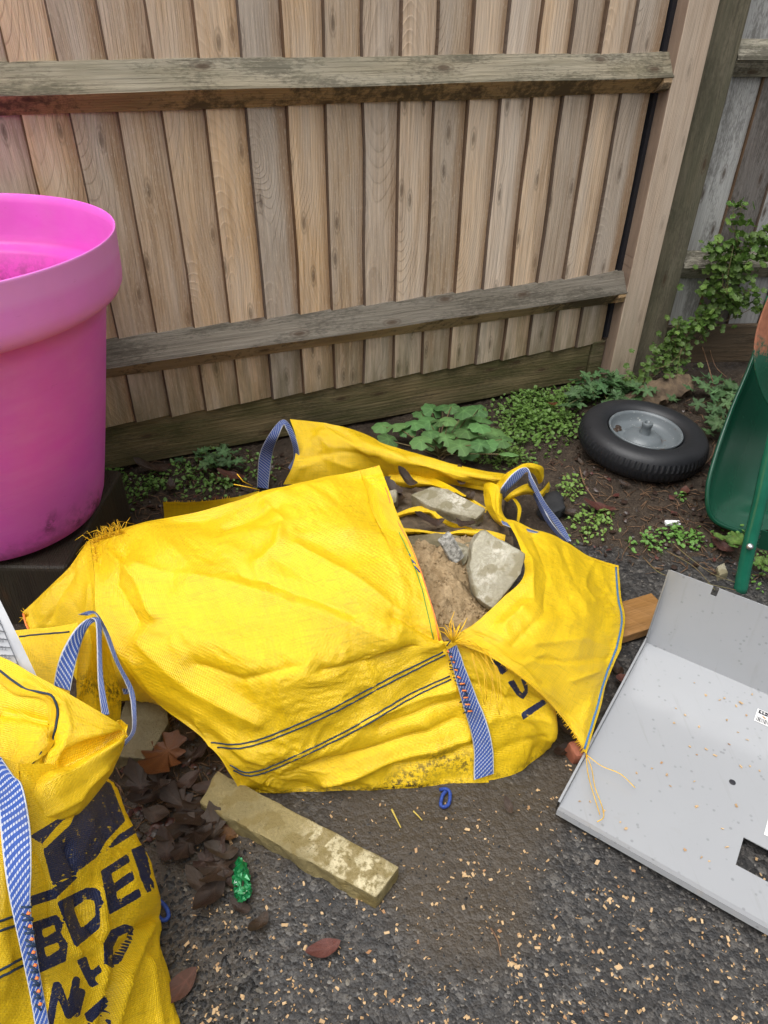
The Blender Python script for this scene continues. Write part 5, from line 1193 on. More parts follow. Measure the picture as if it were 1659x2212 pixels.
# ------------------------------------------------------------------ leaves and plants
def closed(o, n):
    a = np.array(o + [o[0]], float); a = catmull(a, n + 1, 0)[:-1]; return [tuple(x) for x in a]
def leaf_mesh(name, outline, cup=.15, rings=3, mat=None, seed=0, wav=.05, veins=5, notch=0):
    """blade in the XY plane, base at the origin, unit length along +Y"""
    n = len(outline); V = [(0, .35, 0)]; ve = [1.0]; F = []
    r = random.Random(seed)
    for k in range(1, rings + 1):
        f = k / rings
        for i, (x, y) in enumerate(outline):
            px, py = x * f, .35 + (y - .35) * f; rr = math.hypot(px, py - .35)
            V.append((px, py, cup * rr * rr * 1.6 + wav * f * f * math.sin(i * 2 * math.pi * veins / n + seed) + r.uniform(-1, 1) * wav * .25 * f))
            ve.append(max(0, math.cos(i * 2 * math.pi * veins / n)) ** 6 * (1 - f * .6))
    for i in range(n): F.append((0, 1 + i, 1 + (i + 1) % n))
    for k in range(rings - 1):
        for i in range(n): F.append((1 + k * n + i, 1 + (k + 1) * n + i, 1 + (k + 1) * n + (i + 1) % n, 1 + k * n + (i + 1) % n))
    me = bpy.data.meshes.new(name); me.from_pydata(V, [], F); me.materials.append(mat)
    me.polygons.foreach_set('use_smooth', np.ones(len(F), bool))
    at = me.attributes.new('vein', 'FLOAT', 'POINT'); at.data.foreach_set('value', np.array(ve, np.float32)); return me
def polar(fn, n): return [(fn(a) * math.sin(a), .35 + -fn(a) * math.cos(a)) for a in [2 * math.pi * i / n for i in range(n)]]
mallow_o = polar(lambda a: (.50 + .075 * abs(math.sin(3.5 * (a - math.pi))) + .012 * math.cos(28 * a)) * (.42 if abs((a + math.pi) % (2 * math.pi) - math.pi) < .2 else 1), 70)
ivy_o = polar(lambda a: (.47 + .06 * math.cos(5 * (a - math.pi))) * (.6 if abs((a + math.pi) % (2 * math.pi) - math.pi) < .3 else 1), 20)
jag_o = polar(lambda a: (.40 + .17 * math.cos(5 * (a - math.pi)) + .06 * math.cos(15 * (a - math.pi))), 36)
cress_o = polar(lambda a: .36 + .02 * math.cos(3 * a), 8)
oak_o = [(s * x, y) for s, seq in ((1, [(0, 0), (.10, .08), (.22, .12), (.13, .25), (.30, .32), (.18, .44), (.34, .56), (.2, .66), (.26, .80), (.12, .88), (0, 1)]), (-1, [(.12, .88), (.26, .78), (.18, .66), (.33, .54), (.19, .43), (.29, .30), (.13, .24), (.2, .1), (.08, .06)])) for x, y in seq]
oval_o = [(s * x, y) for s, seq in ((1, [(0, 0), (.13, .12), (.23, .3), (.26, .5), (.22, .7), (.12, .88), (0, 1)]), (-1, [(.11, .9), (.22, .7), (.25, .5), (.22, .3), (.12, .12)])) for x, y in seq]
LM = {'mallow': [leaf_mesh('mallow_blade', mallow_o, -.25, 3, M['mallow'], s, .012, 7) for s in range(3)],
      'ivy': [leaf_mesh('ivy_blade', ivy_o, .25, 2, M['ivy'], s, .04, 5) for s in range(3)],
      'geum': [leaf_mesh('jagged_blade', jag_o, .15, 2, M['geum'], s, .05, 5) for s in range(3)],
      'oak': [leaf_mesh('oak_blade', closed(oak_o, 44), .6, 4, M['dead'], s, .055, 4) for s in range(4)],
      'oval': [leaf_mesh('oval_blade', closed(oval_o, 36), .6, 4, M['dead'], s, .05, 3) for s in range(3)],
      'oval_o': [leaf_mesh('oval_blade', closed(oval_o, 40), .5, 4, M['dead_orange'], s, .016, 9) for s in range(2)],
      'oak_o': [leaf_mesh('oak_blade', closed(oak_o, 54), .5, 4, M['dead_orange'], s, .016, 9) for s in range(2)],
      'oval_r': [leaf_mesh('oval_blade', closed(oval_o, 40), .4, 4, M['dead_red'], s, .015, 5) for s in range(2)]}
def leaf(kind, loc, size, rot, tilt=(0, 0), parent=None, name='leaf', k=None):
    me = rnd.choice(LM[kind]) if k is None else LM[kind][k % len(LM[kind])]
    o = bpy.data.objects.new(name, me); COL.objects.link(o); o.scale = (size, size, size)
    o.rotation_euler = (tilt[0], tilt[1], rot)
    if parent is not None: o.parent = parent; o.location = Vector(loc) - ORG[parent]
    else: o.location = loc
    return o
def stems(parent, base, tips, r=.0014, mat=None):
    mb = MB()
    for t_ in tips:
        b = base + Vector((rnd.gauss(0, .01), rnd.gauss(0, .01), 0)); m_ = (b + t_) / 2 + Vector((rnd.gauss(0, .008), rnd.gauss(0, .008), .012)); mb.tube([b, m_, t_], r, 4)
    return mb.obj('stems', mat or M['stem'], parent)
# broad-leaved mallow by the gravel board
mz = [(855, 945), (885, 935), (912, 948), (868, 985), (850, 1010) if False else (868, 975), (905, 975), (935, 925), (962, 920), (985, 905), (1010, 912), (955, 945), (985, 950), (1005, 935), (1040, 935), (1060, 945), (930, 985), (965, 975), (990, 965), (1020, 975), (1050, 965), (1090, 950), (1075, 970), (1090, 985), (1110, 990), (1135, 1010) if False else (1120, 1000), (1150, 1015) if False else (1105, 1010), (940, 1000), (960, 1000), (1000, 1000), (1030, 1010), (1060, 1000), (1080, 1015)]
mz = [(z[0] * .2917 + 760.3, z[1] * .2917 + 829.4) for z in [(225, 290), (320, 290), (410, 330), (270, 400), (460, 270), (515, 195), (590, 180), (670, 150), (735, 150), (575, 265), (655, 250), (715, 245), (830, 190), (840, 250), (935, 170), (960, 240), (945, 290), (975, 340), (735, 320), (580, 340), (510, 400), (600, 420), (690, 390), (770, 350), (850, 330), (800, 450), (900, 390), (860, 470), (950, 430), (1000, 440), (1110, 390), (1160, 500), (1060, 350)]]
mp = P(950, 985, .02); mal = thing('mallow_plant', 'clump of broad round scalloped leaves against the gravel board', 'plant', mp)
tips = []
for i, (u, v) in enumerate(mz):
    t_ = P(u, v + 6, rnd.uniform(.05, .13)); tips.append(t_)
    sz = rnd.uniform(.050, .072) if i not in (11, 8) else .05
    r_ = rnd.uniform(-3, 3); o = leaf('mallow', t_, sz, r_, (rnd.uniform(-.5, -.05) + .35, rnd.uniform(-.3, .3)), mal)
    o.location = o.location - Vector((-math.sin(r_) * .35 * sz, math.cos(r_) * .35 * sz, 0))
stems(mal, mp, tips, .0018)
# creeping toadflax over the old fence and down to the ground
ctrl = [(1592, 440, .0), (1600, 470, 0), (1596, 510, .01), (1612, 540, .02), (1585, 545, .02), (1640, 520, .02), (1655, 545, .02), (1600, 580, .03), (1570, 560, .02), (1545, 540, .02), (1562, 600, .03), (1590, 640, .03), (1560, 650, .03), (1532, 630, .02), (1620, 650, .03), (1540, 690, .03), (1512, 705, .05), (1490, 715, .06), (1460, 735, .05), (1450, 765, .07), (1425, 785, .10), (1400, 800, .14), (1375, 808, .16), (1440, 805, .13), (1470, 750, .06), (1475, 780, .08), (1550, 665, .03), (1580, 610, .03)]
iv = thing('creeping_plant', 'small-leaved green creeper spilling down the old fence behind the wheel', 'plant', B0 + T2 * .15 + Vector((0, -.1, 0)))
cnt = 0
ivt = []
for (u, v, o_) in ctrl:
    k = 10 if v < 480 else 15
    for _ in range(k):
        uu, vv = u + rnd.gauss(0, 15), v + rnd.gauss(0, 16)
        p = PN(uu, vv, N2, D2 - .01 - o_ - abs(rnd.gauss(0, .022)))
        if p.z < .02: p = P(uu, vv, rnd.uniform(.02, .07))
        if cnt < 298:
            leaf('ivy', p, rnd.uniform(.019, .034), rnd.uniform(-3.1, 3.1), (rnd.uniform(.3, 1.2), rnd.uniform(-.4, .4)), iv); cnt += 1
        ivt.append(p)
mb = MB()
for (u, v, o_) in ctrl[4:]:
    for _ in range(20 if o_ < .06 else 13):
        uu, vv = u + rnd.gauss(0, 17), v + rnd.gauss(0, 17)
        p = PN(uu, vv, N2, D2 - .005 - o_ - abs(rnd.gauss(0, .018)))
        if p.z < .02: p = P(uu, vv, rnd.uniform(.015, .05))
        s_ = rnd.uniform(.015, .028); rm = Matrix.Rotation(rnd.uniform(-3.1, 3.1), 3, 'Z'); rm = Matrix.Rotation(rnd.uniform(.2, 1.2), 3, 'X') @ rm
        me = LM['ivy'][_ % 3]; mb.add([p + rm @ (w_.co * s_) for w_ in me.vertices], [tuple(f.vertices) for f in me.polygons])
o = mb.obj('leaf_mass', M['ivy'], iv); o['kind'] = 'stuff'
mb = MB()
for a, b in zip(range(0, len(ivt) - 14, 7), range(14, len(ivt), 7)):
    if (ivt[a] - ivt[b]).length < .25: mb.tube([ivt[a], (ivt[a] + ivt[b]) / 2 + Vector((0, .01, -.015)), ivt[b]], .001, 4)
mb.obj('stems', M['stem'], iv)
# ground cover of cress and small weeds
def cover(name, spots, label, mat, size, seed, cat='weeds', outline=cress_o, hmax=.05):
    r = random.Random(seed); mb = MB()
    for (u, v, su, sv, n) in spots:
        for _ in range(n):
            x, y = r.gauss(0, 1), r.gauss(0, 1)
            p = P(u + x * su, v + y * sv, 0); g = h_ground(p.x, p.y); hh = g + hmax * r.uniform(.15, 1) * math.exp(-(x * x + y * y) / 4)
            s = size * r.uniform(.6, 1.3); a = r.uniform(0, 6.28); tx, ty = r.gauss(0, .4), r.gauss(0, .4)
            V = [(p.x, p.y, hh)]
            for i in range(len(outline)):
                ox, oy = outline[i][0] * s, (outline[i][1] - .35) * s; X = ox * math.cos(a) - oy * math.sin(a); Y = ox * math.sin(a) + oy * math.cos(a); V.append((p.x + X, p.y + Y, hh + X * tx + Y * ty + .15 * s))
            k = len(outline); mb.add(V, [(0, 1 + i, 1 + (i + 1) % k) for i in range(k)])
            if r.random() < .35: mb.tube([(p.x + r.gauss(0, .006), p.y + r.gauss(0, .006), g), (p.x, p.y, hh)], .0007, 3)
    o = mb.obj(name, mat); return tag(o, label, cat, kind='stuff')
cover('cress_patch', [(1130, 905, 34, 26, 420), (1180, 930, 34, 24, 380), (1120, 950, 30, 26, 300), (1160, 880, 40, 14, 240), (1215, 930, 20, 18, 120), (1235, 870, 34, 14, 160), (1290, 868, 34, 12, 140), (1345, 850, 34, 12, 120), (1420, 812, 30, 10, 70)], 'dense patch of tiny bright green cress beside the mallow', M['cress'], .016, 41)
cover('cress_patch', [(1070, 1000, 30, 12, 200), (1110, 1008, 22, 8, 120)], 'low bright weeds along the rear edge of the yellow bag', M['cress'], .013, 42)
cover('small_weeds', [(1225, 1065, 18, 14, 90), (1270, 1145, 26, 18, 110), (1300, 1130, 10, 8, 40)], 'sparse little weeds on the soil beside the blue strap loop', M['cress'], .012, 43, hmax=.03)
cover('small_weeds', [(1440, 1165, 26, 10, 70), (1490, 1175, 22, 8, 60), (1395, 1180, 18, 8, 40), (1470, 1085, 6, 6, 16), (1590, 1160, 20, 10, 40), (1640, 1225, 12, 22, 40)], 'scattered weeds along the edge of the asphalt by the wheelbarrow', M['cress'], .013, 44, hmax=.02)
cover('small_weeds', [(290, 1070, 22, 16, 100), (400, 1045, 26, 18, 130), (340, 1060, 20, 12, 80), (480, 1060, 30, 14, 120), (250, 1040, 14, 10, 50), (560, 1030, 20, 20, 60), (450, 1010, 30, 14, 60)], 'small weeds on the soil between pink pot and yellow bag', M['cress'], .013, 45, hmax=.035)
def clump(name, label, pts, size, kind, hz=(.04, .09)):
    b = P(pts[0][0], pts[0][1], .01); t_ = thing(name, label, 'plant', b); tp = []
    for (u, v, n, sp) in pts:
        for _ in range(n):
            p = P(u + rnd.gauss(0, sp), v + rnd.gauss(0, sp * .6), rnd.uniform(*hz)); tp.append(p)
            leaf(kind, p, rnd.uniform(.7, 1.3) * size, rnd.uniform(-3, 3), (rnd.uniform(0, .6), rnd.uniform(-.3, .3)), t_)
    stems(t_, b, tp[::3], .0011)
clump('jagged_weed', 'dark jagged-leaved weed at the foot of the fence post', [(1300, 830, 22, 22), (1345, 840, 20, 18), (1270, 850, 14, 18), (1390, 850, 12, 18), (1330, 870, 10, 16), (1245, 860, 8, 16)], .052, 'geum')
clump('jagged_weed', 'dark jagged-leaved weed between the wheel and the wheelbarrow', [(1560, 860, 24, 26), (1590, 840, 20, 20), (1540, 900, 16, 16), (1520, 840, 14, 20), (1570, 920, 10, 14)], .042, 'geum')
clump('jagged_weed', 'small jagged weed under the gravel board left of the rear strap', [(455, 1000, 12, 14), (495, 990, 10, 14), (430, 985, 6, 12), (520, 1005, 4, 10)], .035, 'geum', (.03, .06))
clump('round_leaf_weed', 'round-leaved weed next to the wheelbarrow leg', [(1600, 1165, 5, 12), (1575, 1175, 4, 10), (1650, 1230, 6, 16)], .03, 'ivy', (.02, .05))

# ------------------------------------------------------------------ dead leaves
def ground_leaf(u, v, kind, size, rot, label, group=None, lift=.012, k=0, tilt=None):
    p = P(u, v, 0); g = h_ground(p.x, p.y)
    p = P(u, v, g + lift); o = leaf(kind, p, size, rot, tilt or (rnd.uniform(-.15, .15), rnd.uniform(-.2, .2)), None, 'dead_leaf', k)
    o.location = o.location - Vector((-math.sin(rot) * .5 * size, math.cos(rot) * .5 * size, 0))
    return tag(o, label, 'leaf', group)
ground_leaf(352, 1640, 'oak_o', .12, 2.9, 'big orange-brown leaf beside the dull kerb stone', lift=.02)
ground_leaf(440, 1762, 'oak', .12, 2.6, 'dark brown lobed leaf left of the long kerb stone end')
ground_leaf(482, 1752, 'oval_r', .075, .6, 'dark red leaf touching the left end of the long kerb stone')
ground_leaf(700, 2048, 'oval_r', .055, 1.9, 'red-brown leaf lying alone on the open asphalt', k=1)
ground_leaf(488, 1800, 'oval_o', .045, 1.2, 'small copper leaf in front of the long kerb stone')
ground_leaf(1098, 1742, 'oval', .03, .3, 'nearly black leaf scrap on the asphalt in front of the bag')
ground_leaf(390, 2130, 'oval_r', .062, 2.5, 'dark reddish leaf beside the lower edge of the lettered bag')
ground_leaf(1560, 1182, 'oval_r', .06, .9, 'curled red leaf by the wheelbarrow leg')
ground_leaf(330, 1015, 'oval', .10, 1.7, 'large grey-purple leaf under the gravel board by the pink pot', lift=.02)
ground_leaf(500, 1030, 'oval_r', .085, 1.4, 'brown leaf lying flat between the pot and rear blue strap', lift=.02)
ground_leaf(370, 1050, 'oval', .05, .4, 'pale dry leaf on the weeds near the pink pot', lift=.03)
ground_leaf(1190, 875, 'oval_o', .05, 2.0, 'orange dead leaf in the cress patch', lift=.045)
ground_leaf(1295, 1095, 'oval_r', .09, 1.2, 'long red-brown leaf on the soil by the strap loop', lift=.02)
ground_leaf(700, 1996, 'oval', .03, 1.2, 'tiny dark leaf on the asphalt') if False else None
G_ = 'dark wet leaves littered in front of the dull kerb stone'
LL = ['dark lobed leaf tucked under the fold tip of the lettered bag', 'dark oval leaf against the yellow hem of the lettered bag', 'dark lobed leaf just below the broken end of the dull kerb stone', 'large dark lobed leaf below the big orange-brown leaf', 'dark oval leaf overlapping the foot of the orange-brown leaf',
      'dark lobed leaf in the middle of the leaf pile', 'dark oval leaf right of the pile beside the long kerb stone', 'dark lobed leaf under the copper leaf by the long kerb stone', 'dark lobed leaf left of centre in the leaf pile', 'dark lobed leaf above the green foil wrapper', 'dark oval leaf between copper leaf and green foil wrapper',
      'largest dark lobed leaf just left of the green foil wrapper', 'dark oval leaf at the lower tip of the leaf pile', 'small dark oval leaf left of the largest leaf near the foil', 'small dark oval leaf touching the green foil wrapper', 'dark oval leaf beside the navy logo on the lettered bag', 'dark oval leaf beside the letter E of the lettered bag', 'dark oval leaf between the two kerb stones', 'dark oval leaf lying away from the pile on open asphalt', 'little dark oval leaf below the foil wrapper', 'dark lobed leaf half under the front corner of the slumped bag', 'dark lobed leaf in the shade of the slumped bag above the orange leaf']
LL.insert(0, LL.pop())
for (u, v, s, r_, kd) in [(300, 1690, .10, .5, 'oak'), (318, 1722, .09, 2.1, 'oval'), (345, 1700, .09, 3.6, 'oak'), (385, 1735, .11, 1.1, 'oak'), (410, 1690, .08, 5.0, 'oval'), (385, 1790, .10, 2.4, 'oval'), (430, 1810, .11, 4.0, 'oak'), (460, 1790, .10, .2, 'oak'), (400, 1830, .09, 2.9, 'oak'), (455, 1850, .09, 5.5, 'oak'), (480, 1840, .08, 1.5, 'oval'), (470, 1890, .12, 3.1, 'oak'), (455, 1930, .10, 2.7, 'oval'), (425, 1905, .07, .9, 'oval'), (505, 1900, .06, 4.1, 'oval'), (340, 1760, .08, 4.4, 'oval'), (360, 1830, .08, .3, 'oval'), (450, 1700, .07, 1.9, 'oval'), (560, 2000, .06, 2.6, 'oval'), (520, 1960, .05, 1.2, 'oval'), (500, 1690, .07, 3.3, 'oak'), (420, 1640, .09, 4.9, 'oak')]:
    ground_leaf(u, v, kd, s * .74, r_, LL[0] if LL.append(LL.pop(0)) is None else '', G_, lift=rnd.uniform(.008, .022), k=rnd.randrange(4))
G_ = 'dark leaves inside the back of the yellow bag'
LB_ = ['dark leaf against the near left corner of the grey-brown block', 'dark leaf between the small grey stone and the block', 'dark leaf behind the left end of the block', 'dark leaf right of the block by the gathered corner', 'dark leaf behind the right end of the block', 'purple-brown leaf lying on the inner fold before the block', 'dark leaf at the right end of the inner fold', 'dark leaf behind the small grey stone']
for (u, v, z, s, r_) in [(875, 1085, .12, .09, .7), (868, 1062, .11, .08, 2.4), (900, 1050, .11, .07, 1.0), (1025, 1070, .10, .07, 2.2), (1000, 1050, .10, .06, .4), (960, 1130, .165, .075, 1.6), (985, 1125, .165, .06, 4.0), (845, 1035, .11, .07, 1.9)]:
    o = leaf('oval', P(u, v, z), s, r_, (rnd.uniform(-.4, .4), rnd.uniform(-.4, .4)), None, 'dead_leaf'); tag(o, LB_.pop(0), 'leaf', G_)
G_ = 'brown leaf scraps on the soil by the wheel'
LS_ = ['brown leaf scrap right of the gathered bag corner', 'brown leaf scrap inside the bend of the blue strap loop', 'small leaf scrap on bare soil in front of the wheel', 'small leaf scrap behind the gathered bag corner', 'small leaf scrap below the pale pebble', 'brown leaf scrap above the orange brick fragment', 'brown leaf scrap left of the orange brick fragment', 'leaf scrap between flap edge and the plank', 'leaf scrap below the plank beside the grey panel', 'brown leaf scrap next to the wheelbarrow tray', 'leaf scrap before the wheel towards the panel', 'leaf scrap at the right foot of the tyre']
for (u, v, s, r_) in [(1210, 1090, .06, .3), (1225, 1110, .06, 2.0), (1350, 1045, .035, 1.0), (1255, 1000, .03, .5), (1340, 960, .03, 2.0), (1232, 1578, .05, 1.0), (1215, 1620, .045, 2.2), (1330, 1440, .05, .4), (1345, 1470, .05, 1.9), (1600, 1110, .06, 1.1), (1480, 1060, .05, 2.7), (1500, 1020, .05, .2)]:
    ground_leaf(u, v, rnd.choice(['oval', 'oval_r', 'oval']), s, r_, LS_.pop(0), G_, lift=.012)

# ------------------------------------------------------------------ litter
mb = MB(); fo = thing('foil_wrapper', 'crumpled green foil wrapper among leaves beside the long kerb stone', 'wrapper', P(522, 1900, 0))
G = [[(512, 1856, .02), (520, 1850, .03), (530, 1862, .02)], [(506, 1880, .018), (520, 1876, .034), (538, 1884, .02)], [(502, 1905, .02), (518, 1902, .03), (541, 1910, .022)], [(506, 1930, .014), (520, 1928, .03), (545, 1925, .02)], [(512, 1948, .012), (526, 1946, .024), (540, 1938, .014)]]
X = np.array([[tuple(P(*q)) for q in row] for row in G]); X = catmull(catmull(X, 18, 0), 10, 1); X = X + rng.normal(0, .0022, X.shape); i = np.arange(180).reshape(18, 10)
mk('foil', X.reshape(-1, 3), np.stack([i[:-1, :-1], i[:-1, 1:], i[1:, 1:], i[1:, :-1]], -1).reshape(-1, 4), M['foil'], fo, smooth=False)
def stick(name, pts, r, mat, label, cat='twig', group=None):
    q = [Vector(x) for x in catmull([tuple(P(*p)) for p in pts], 4 * len(pts), 0)]; mb = MB(); mb.tube(q, r, 5, [1 - .5 * i / len(q) for i in range(len(q))]); return tag(mb.obj(name, mat, loc=q[0]), label, cat, group)
stick('twig', [(1252, 1010, .03), (1262, 1045, .03), (1285, 1080, .03), (1310, 1115, .025)], .0028, M['twig'], 'thin reddish twig lying on the soil left of the wheel')
stick('twig', [(1480, 985, .03), (1510, 1005, .03), (1535, 990, .03), (1545, 960, .035)], .003, M['twig'], 'pale bent root on the soil right of the loose wheel')
stick('twig', [(1515, 745, .12), (1530, 790, .09), (1545, 845, .04)], .003, M['twig'], 'dry stalk leaning from the creeper beside the old gravel board')
stick('twig', [(1530, 745, .11), (1545, 790, .08), (1570, 815, .05)], .0022, M['twig'], 'thinner dry stalk right of the leaning one by the old fence')
stick('twig', [(1060, 2005, .006), (1075, 2030, .006), (1082, 2065, .006)], .002, M['twig'], 'curved dark twig on the dirty patch of asphalt')
stick('straw', [(846, 1748, .008), (856, 1768, .008), (866, 1788, .008)], .002, M['straw'], 'longer yellow straw on the dirt in front of the bag', 'straw')
stick('straw', [(893, 1752, .008), (903, 1762, .008), (912, 1772, .008)], .0016, M['straw'], 'shorter yellow straw right of the longer one', 'straw')
TS_ = ['longest trailing stem running to the wheelbarrow leg', 'trailing stem nearest the wheelbarrow tray', 'short trailing stem ending at the notch of the grey panel']
for pts in ([(1390, 1205, .015), (1430, 1240, .02), (1500, 1255, .02), (1560, 1268, .02), (1590, 1275, .02)], [(1455, 1175, .02), (1490, 1205, .02), (1540, 1240, .02), (1588, 1258, .015)], [(1440, 1190, .015), (1500, 1225, .02), (1545, 1275, .02)]):
    stick('trailing_stem', pts, .0014, M['stem'], TS_.pop(0), 'stem', 'trailing stems')
mb = MB(); p = P(1180, 1072, .03); mb.tube([P(1180, 1068, .04), P(1210, 1078, .03)], .006, 6); tag(mb.obj('plastic_scrap', M['white_plastic'], loc=p), 'white plastic scrap beside the gathered bag corner', 'scrap')
mb = MB(); p = P(1452, 1131, .02); mb.box(p.x - .02, p.x + .022, p.y - .008, p.y + .01, .015, .026); bevel(tag(mb.obj('stone_chip', M['white_plastic'], loc=p, smooth=False), 'flat pale grey chip on the soil behind the panel', 'scrap'), .003)
# loose grit, joined: nobody could count it
def grit(name, n, region, label, sizes, seed, mat=M['grit'], cat='gravel', cond=None):
    r = random.Random(seed); mb = MB()
    oct_ = [(1, 0, 0), (.5, .8, .1), (-.5, .85, -.1), (-1, 0, .05), (-.45, -.8, 0), (.55, -.8, -.05), (0.05, 0, .75)]
    k = 0; t_ = 0
    while k < n and t_ < n * 8:
        t_ += 1
        u, v = r.uniform(region[0], region[2]), region[1] + (region[3] - region[1]) * r.random() ** .8
        p = P(u, v, 0)
        if cond and not cond(p, r): continue
        s = r.uniform(*sizes) * (1.8 if r.random() < .06 else 1); a = r.uniform(0, 6.28); z = h_ground(p.x, p.y) - s * .15
        fl_ = r.uniform(.5, .9); ca, sa_ = math.cos(a), math.sin(a); V = []
        for (x, y, zz) in oct_:
            x *= s * (1 + r.uniform(-.25, .25)); y *= s * fl_ * (1 + r.uniform(-.25, .25)); V.append((p.x + x * ca - y * sa_, p.y + x * sa_ + y * ca, z + zz * s * r.uniform(.5, .9)))
        mb.add(V, [(i, (i + 1) % 6, 6) for i in range(6)]); k += 1
    return tag(mb.obj(name, mat, smooth=False), label, cat, kind='stuff')
grit('loose_gravel', 2600, (330, 1690, 1700, 2260), 'dark loose gravel bedded in the wet asphalt', (.0012, .0030), 61)
grit('loose_gravel', 900, (330, 1900, 560, 2260), 'coarser dark gravel where the asphalt crumbles by the lettered bag', (.003, .0065), 62)
grit('soil_grit', 1800, (200, 1000, 1620, 1240), 'small grit and crumbs on the soil bed', (.0015, .004), 63)
grit('soil_grit', 700, (230, 1500, 560, 2000), 'crumbs of wet soil under the leaf litter', (.002, .006), 64)
def litter(name, n, region, label, seed, cat='litter'):
    r = random.Random(seed); mb = MB()
    for _ in range(n):
        u, v = r.uniform(region[0], region[2]), r.uniform(region[1], region[3]); p = P(u, v, 0)
        if p.y < float(soil_edge(np.array([p.x]))[0]) - .03: continue
        if poly_sdf(np.array([[u, v]]), [(200, 1170), (820, 1003), (640, 905), (1050, 1005), (1180, 1003), (1230, 1160), (1340, 1225), (1340, 1400), (960, 1400), (500, 1650)])[0] < 0: continue
        g = h_ground(p.x, p.y); a = r.uniform(0, 6.28); k = r.random()
        if k < .55:
            L = r.uniform(.015, .06); b = a + r.gauss(0, .6); m_ = p + Vector((math.cos(a), math.sin(a), 0)) * L * .5; e = m_ + Vector((math.cos(b), math.sin(b), 0)) * L * .5
            mb.tube([(p.x, p.y, g + .003), (m_.x, m_.y, h_ground(m_.x, m_.y) + .007), (e.x, e.y, h_ground(e.x, e.y) + .003)], r.uniform(.0007, .0016), 3, [1, 1, .6], 0)
        else:
            s = r.uniform(.004, .013); w_ = s * r.uniform(.4, .8); c_, s_ = math.cos(a), math.sin(a); z = g + .006; t1 = r.gauss(0, .35) * s; t2 = r.gauss(0, .35) * s
            V = [(p.x + x * c_ - y * s_, p.y + x * s_ + y * c_, z + dz) for x, y, dz in ((-s, 0, t1), (-s * .3, -w_, .003), (s * .6, -w_ * .7, t2), (s, 0, .002), (s * .4, w_ * .8, t1), (-s * .4, w_, -.001), (0, 0, .004))]
            mb.add(V, [(i, (i + 1) % 6, 6) for i in range(6)], r.choice((1, 1, 1, 1, 1, 3)))
    return tag(mb.obj(name, None, mats=[M['twig'], M['dead'], M['straw'], M['dead_red']]), label, cat, kind='stuff')
litter('leaf_litter', 620, (1160, 1000, 1659, 1250), 'rotted leaf scraps and root threads on the soil around the wheel', 71)
litter('leaf_litter', 330, (230, 990, 640, 1130), 'rotted leaf scraps on the soil between the pot and the bag', 72)
litter('leaf_litter', 260, (1240, 820, 1659, 1000), 'rotted leaf scraps under the weeds near the old fence', 73)
litter('leaf_litter', 900, (230, 1500, 560, 2040), 'mushy leaf scraps among the dark leaves in front of the kerb stones', 74)
# wood chips
chip_meshes = []
for k in range(12):
    r = random.Random(k); L, w_, t_ = r.uniform(.7, 1.6), r.uniform(.28, .85), r.uniform(.10, .3)
    V = [(x * L / 2 * r.uniform(.5, 1.15), y * w_ / 2 * r.uniform(.4, 1.2), z * t_ / 2 + .12 * x * r.uniform(-1, 1)) for z in (-1, 1) for y in (-1, 1) for x in (-1, 1)]
    me = bpy.data.meshes.new('wood_chip'); me.from_pydata(V, [], [(0, 2, 3, 1), (4, 5, 7, 6), (0, 1, 5, 4), (2, 6, 7, 3), (0, 4, 6, 2), (1, 3, 7, 5)]); me.materials.append(M['chip']); chip_meshes.append(me)
def chip(p, s, label, group):
    o = bpy.data.objects.new('wood_chip', rnd.choice(chip_meshes)); COL.objects.link(o); o.scale = (s, s, s); o.location = p + Vector((0, 0, s * .12)); o.rotation_euler = (rnd.uniform(-.3, .3), rnd.uniform(-.3, .3), rnd.uniform(0, 6.28)); return tag(o, label, 'wood chip', group)
spots = []
clus = [(1110, 2085, 14, 10), (1065, 1980, 25, 14), (1030, 1890, 25, 15), (1130, 2040, 25, 20), (1165, 2020, 20, 12), (1110, 2020, 20, 16), (1320, 1945, 12, 16), (1395, 2110, 30, 20), (1300, 2085, 25, 20), (1240, 2170, 40, 20), (830, 1950, 60, 14), (745, 2150, 60, 25), (870, 2160, 30, 20), (480, 2185, 40, 20), (1180, 1720, 40, 15), (1240, 1640, 15, 10), (640, 2090, 60, 40), (560, 1950, 40, 30), (1010, 1790, 40, 30)]
while len(spots) < 470:
    if rnd.random() < .36:
        c = rnd.choice(clus); u, v = rnd.gauss(c[0], c[2]), rnd.gauss(c[1], c[3])
    else: u, v = rnd.uniform(400, 1659), 1720 + 500 * rnd.random() ** .75
    if v > 2225 or u < 380: continue
    p = P(u, v, 0)
    if (p - c0).dot(ey) > -.01 and (p - c0).dot(ex) > -.005:
        if not (ha0 + .005 < (p - c0).dot(ex) < ha1 - .005 and hb0 + .005 < (p - c0).dot(ey)): continue
    q = np.array([[u, v]])
    if poly_sdf(q, [(440, 1660), (870, 1870), (812, 1955), (425, 1745)])[0] < 3 or poly_sdf(q, [(440, 1600), (530, 1720), (1050, 1695), (1200, 1600), (1150, 1500)])[0] < 3: continue
    spots.append((rnd.uniform(.0028, .0064) * (1.3 if rnd.random() < .12 else 1), p))
spots.sort(key=lambda t: -t[0] / ((t[1] - CAM).dot(FW)))
for s, p in spots[:300]: p.z = h_ground(p.x, p.y) + .001; chip(p, s, 'small pale wood chip scattered on the wet asphalt', 'wood chips on the asphalt')
mb = MB()
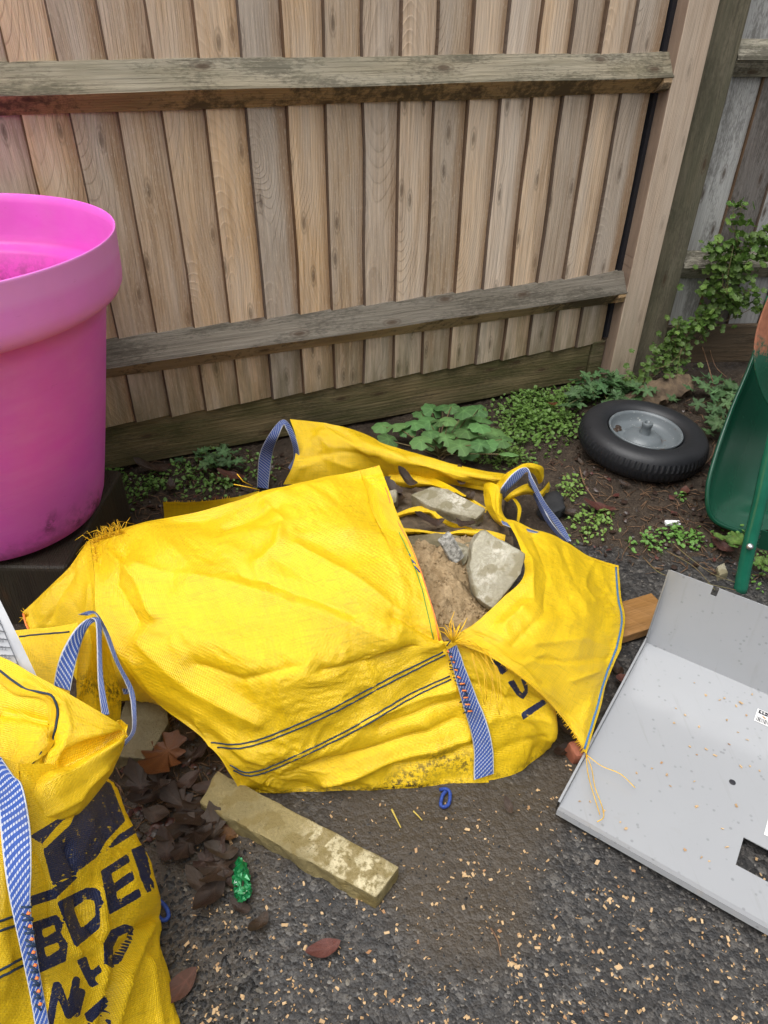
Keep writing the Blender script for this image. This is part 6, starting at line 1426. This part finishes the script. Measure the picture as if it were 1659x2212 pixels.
for s, p in spots[300:]:
    me = rnd.choice(chip_meshes); a = rnd.uniform(0, 6.28); z = h_ground(p.x, p.y) + .002
    mb.add([(p.x + s * (v.co.x * math.cos(a) - v.co.y * math.sin(a)), p.y + s * (v.co.x * math.sin(a) + v.co.y * math.cos(a)), z + s * v.co.z) for v in me.vertices], [tuple(f.vertices) for f in me.polygons])
for _ in range(600):
    u, v = rnd.uniform(400, 1659), 1700 + 520 * rnd.random() ** .7; p = P(u, v, 0)
    if (p - c0).dot(ey) > -.01 and (p - c0).dot(ex) > -.005: continue
    s = rnd.uniform(.0015, .0035); a = rnd.uniform(0, 6.28); z = h_ground(p.x, p.y) + .0015; me = chip_meshes[0]
    mb.add([(p.x + s * (w_.co.x * math.cos(a) - w_.co.y * .6 * math.sin(a)), p.y + s * (w_.co.x * math.sin(a) + w_.co.y * .6 * math.cos(a)), z + s * w_.co.z) for w_ in me.vertices], [tuple(f.vertices) for f in me.polygons])
tag(mb.obj('wood_crumbs', M['chip'], smooth=False), 'fine wood crumbs and sawdust sprinkled on the asphalt', 'wood crumbs', kind='stuff')
for (u, v) in [(1698 - 78, 1655), (1408, 1660), (1429, 1648), (1448, 1698), (1500, 1688), (1575, 1608), (1614, 1598), (1440, 1885 - 210), (1441, 1672), (1456, 1562), (1510, 1570), (1490, 1613), (1505, 1630), (1600, 1656), (1641, 1665), (1545, 1632), (1525, 1618), (1594, 1582), (1570, 1555), (1612, 1545), (1650, 1550), (1668, 1540), (1500, 1475), (1525, 1502), (1555, 1512), (1565, 1508), (1590, 1525), (1600, 1518), (1625, 1500), (1460, 1530), (1480, 1545), (1505, 1742), (1505 + 85, 1740), (1480, 1836), (1515, 1852), (1532, 1860), (1340, 1776), (1352, 1790), (1252, 1731), (1275, 1732), (1305, 1752), (1375, 1670), (1560, 1790), (1570, 1830)]:
    chip(P(u, v, ZB + .001), rnd.uniform(.0035, .0065), 'tiny wood chip lying on the grey metal panel', 'wood chips on the metal panel')
for o in bpy.data.objects:
    if '_s' in o: del o['_s']
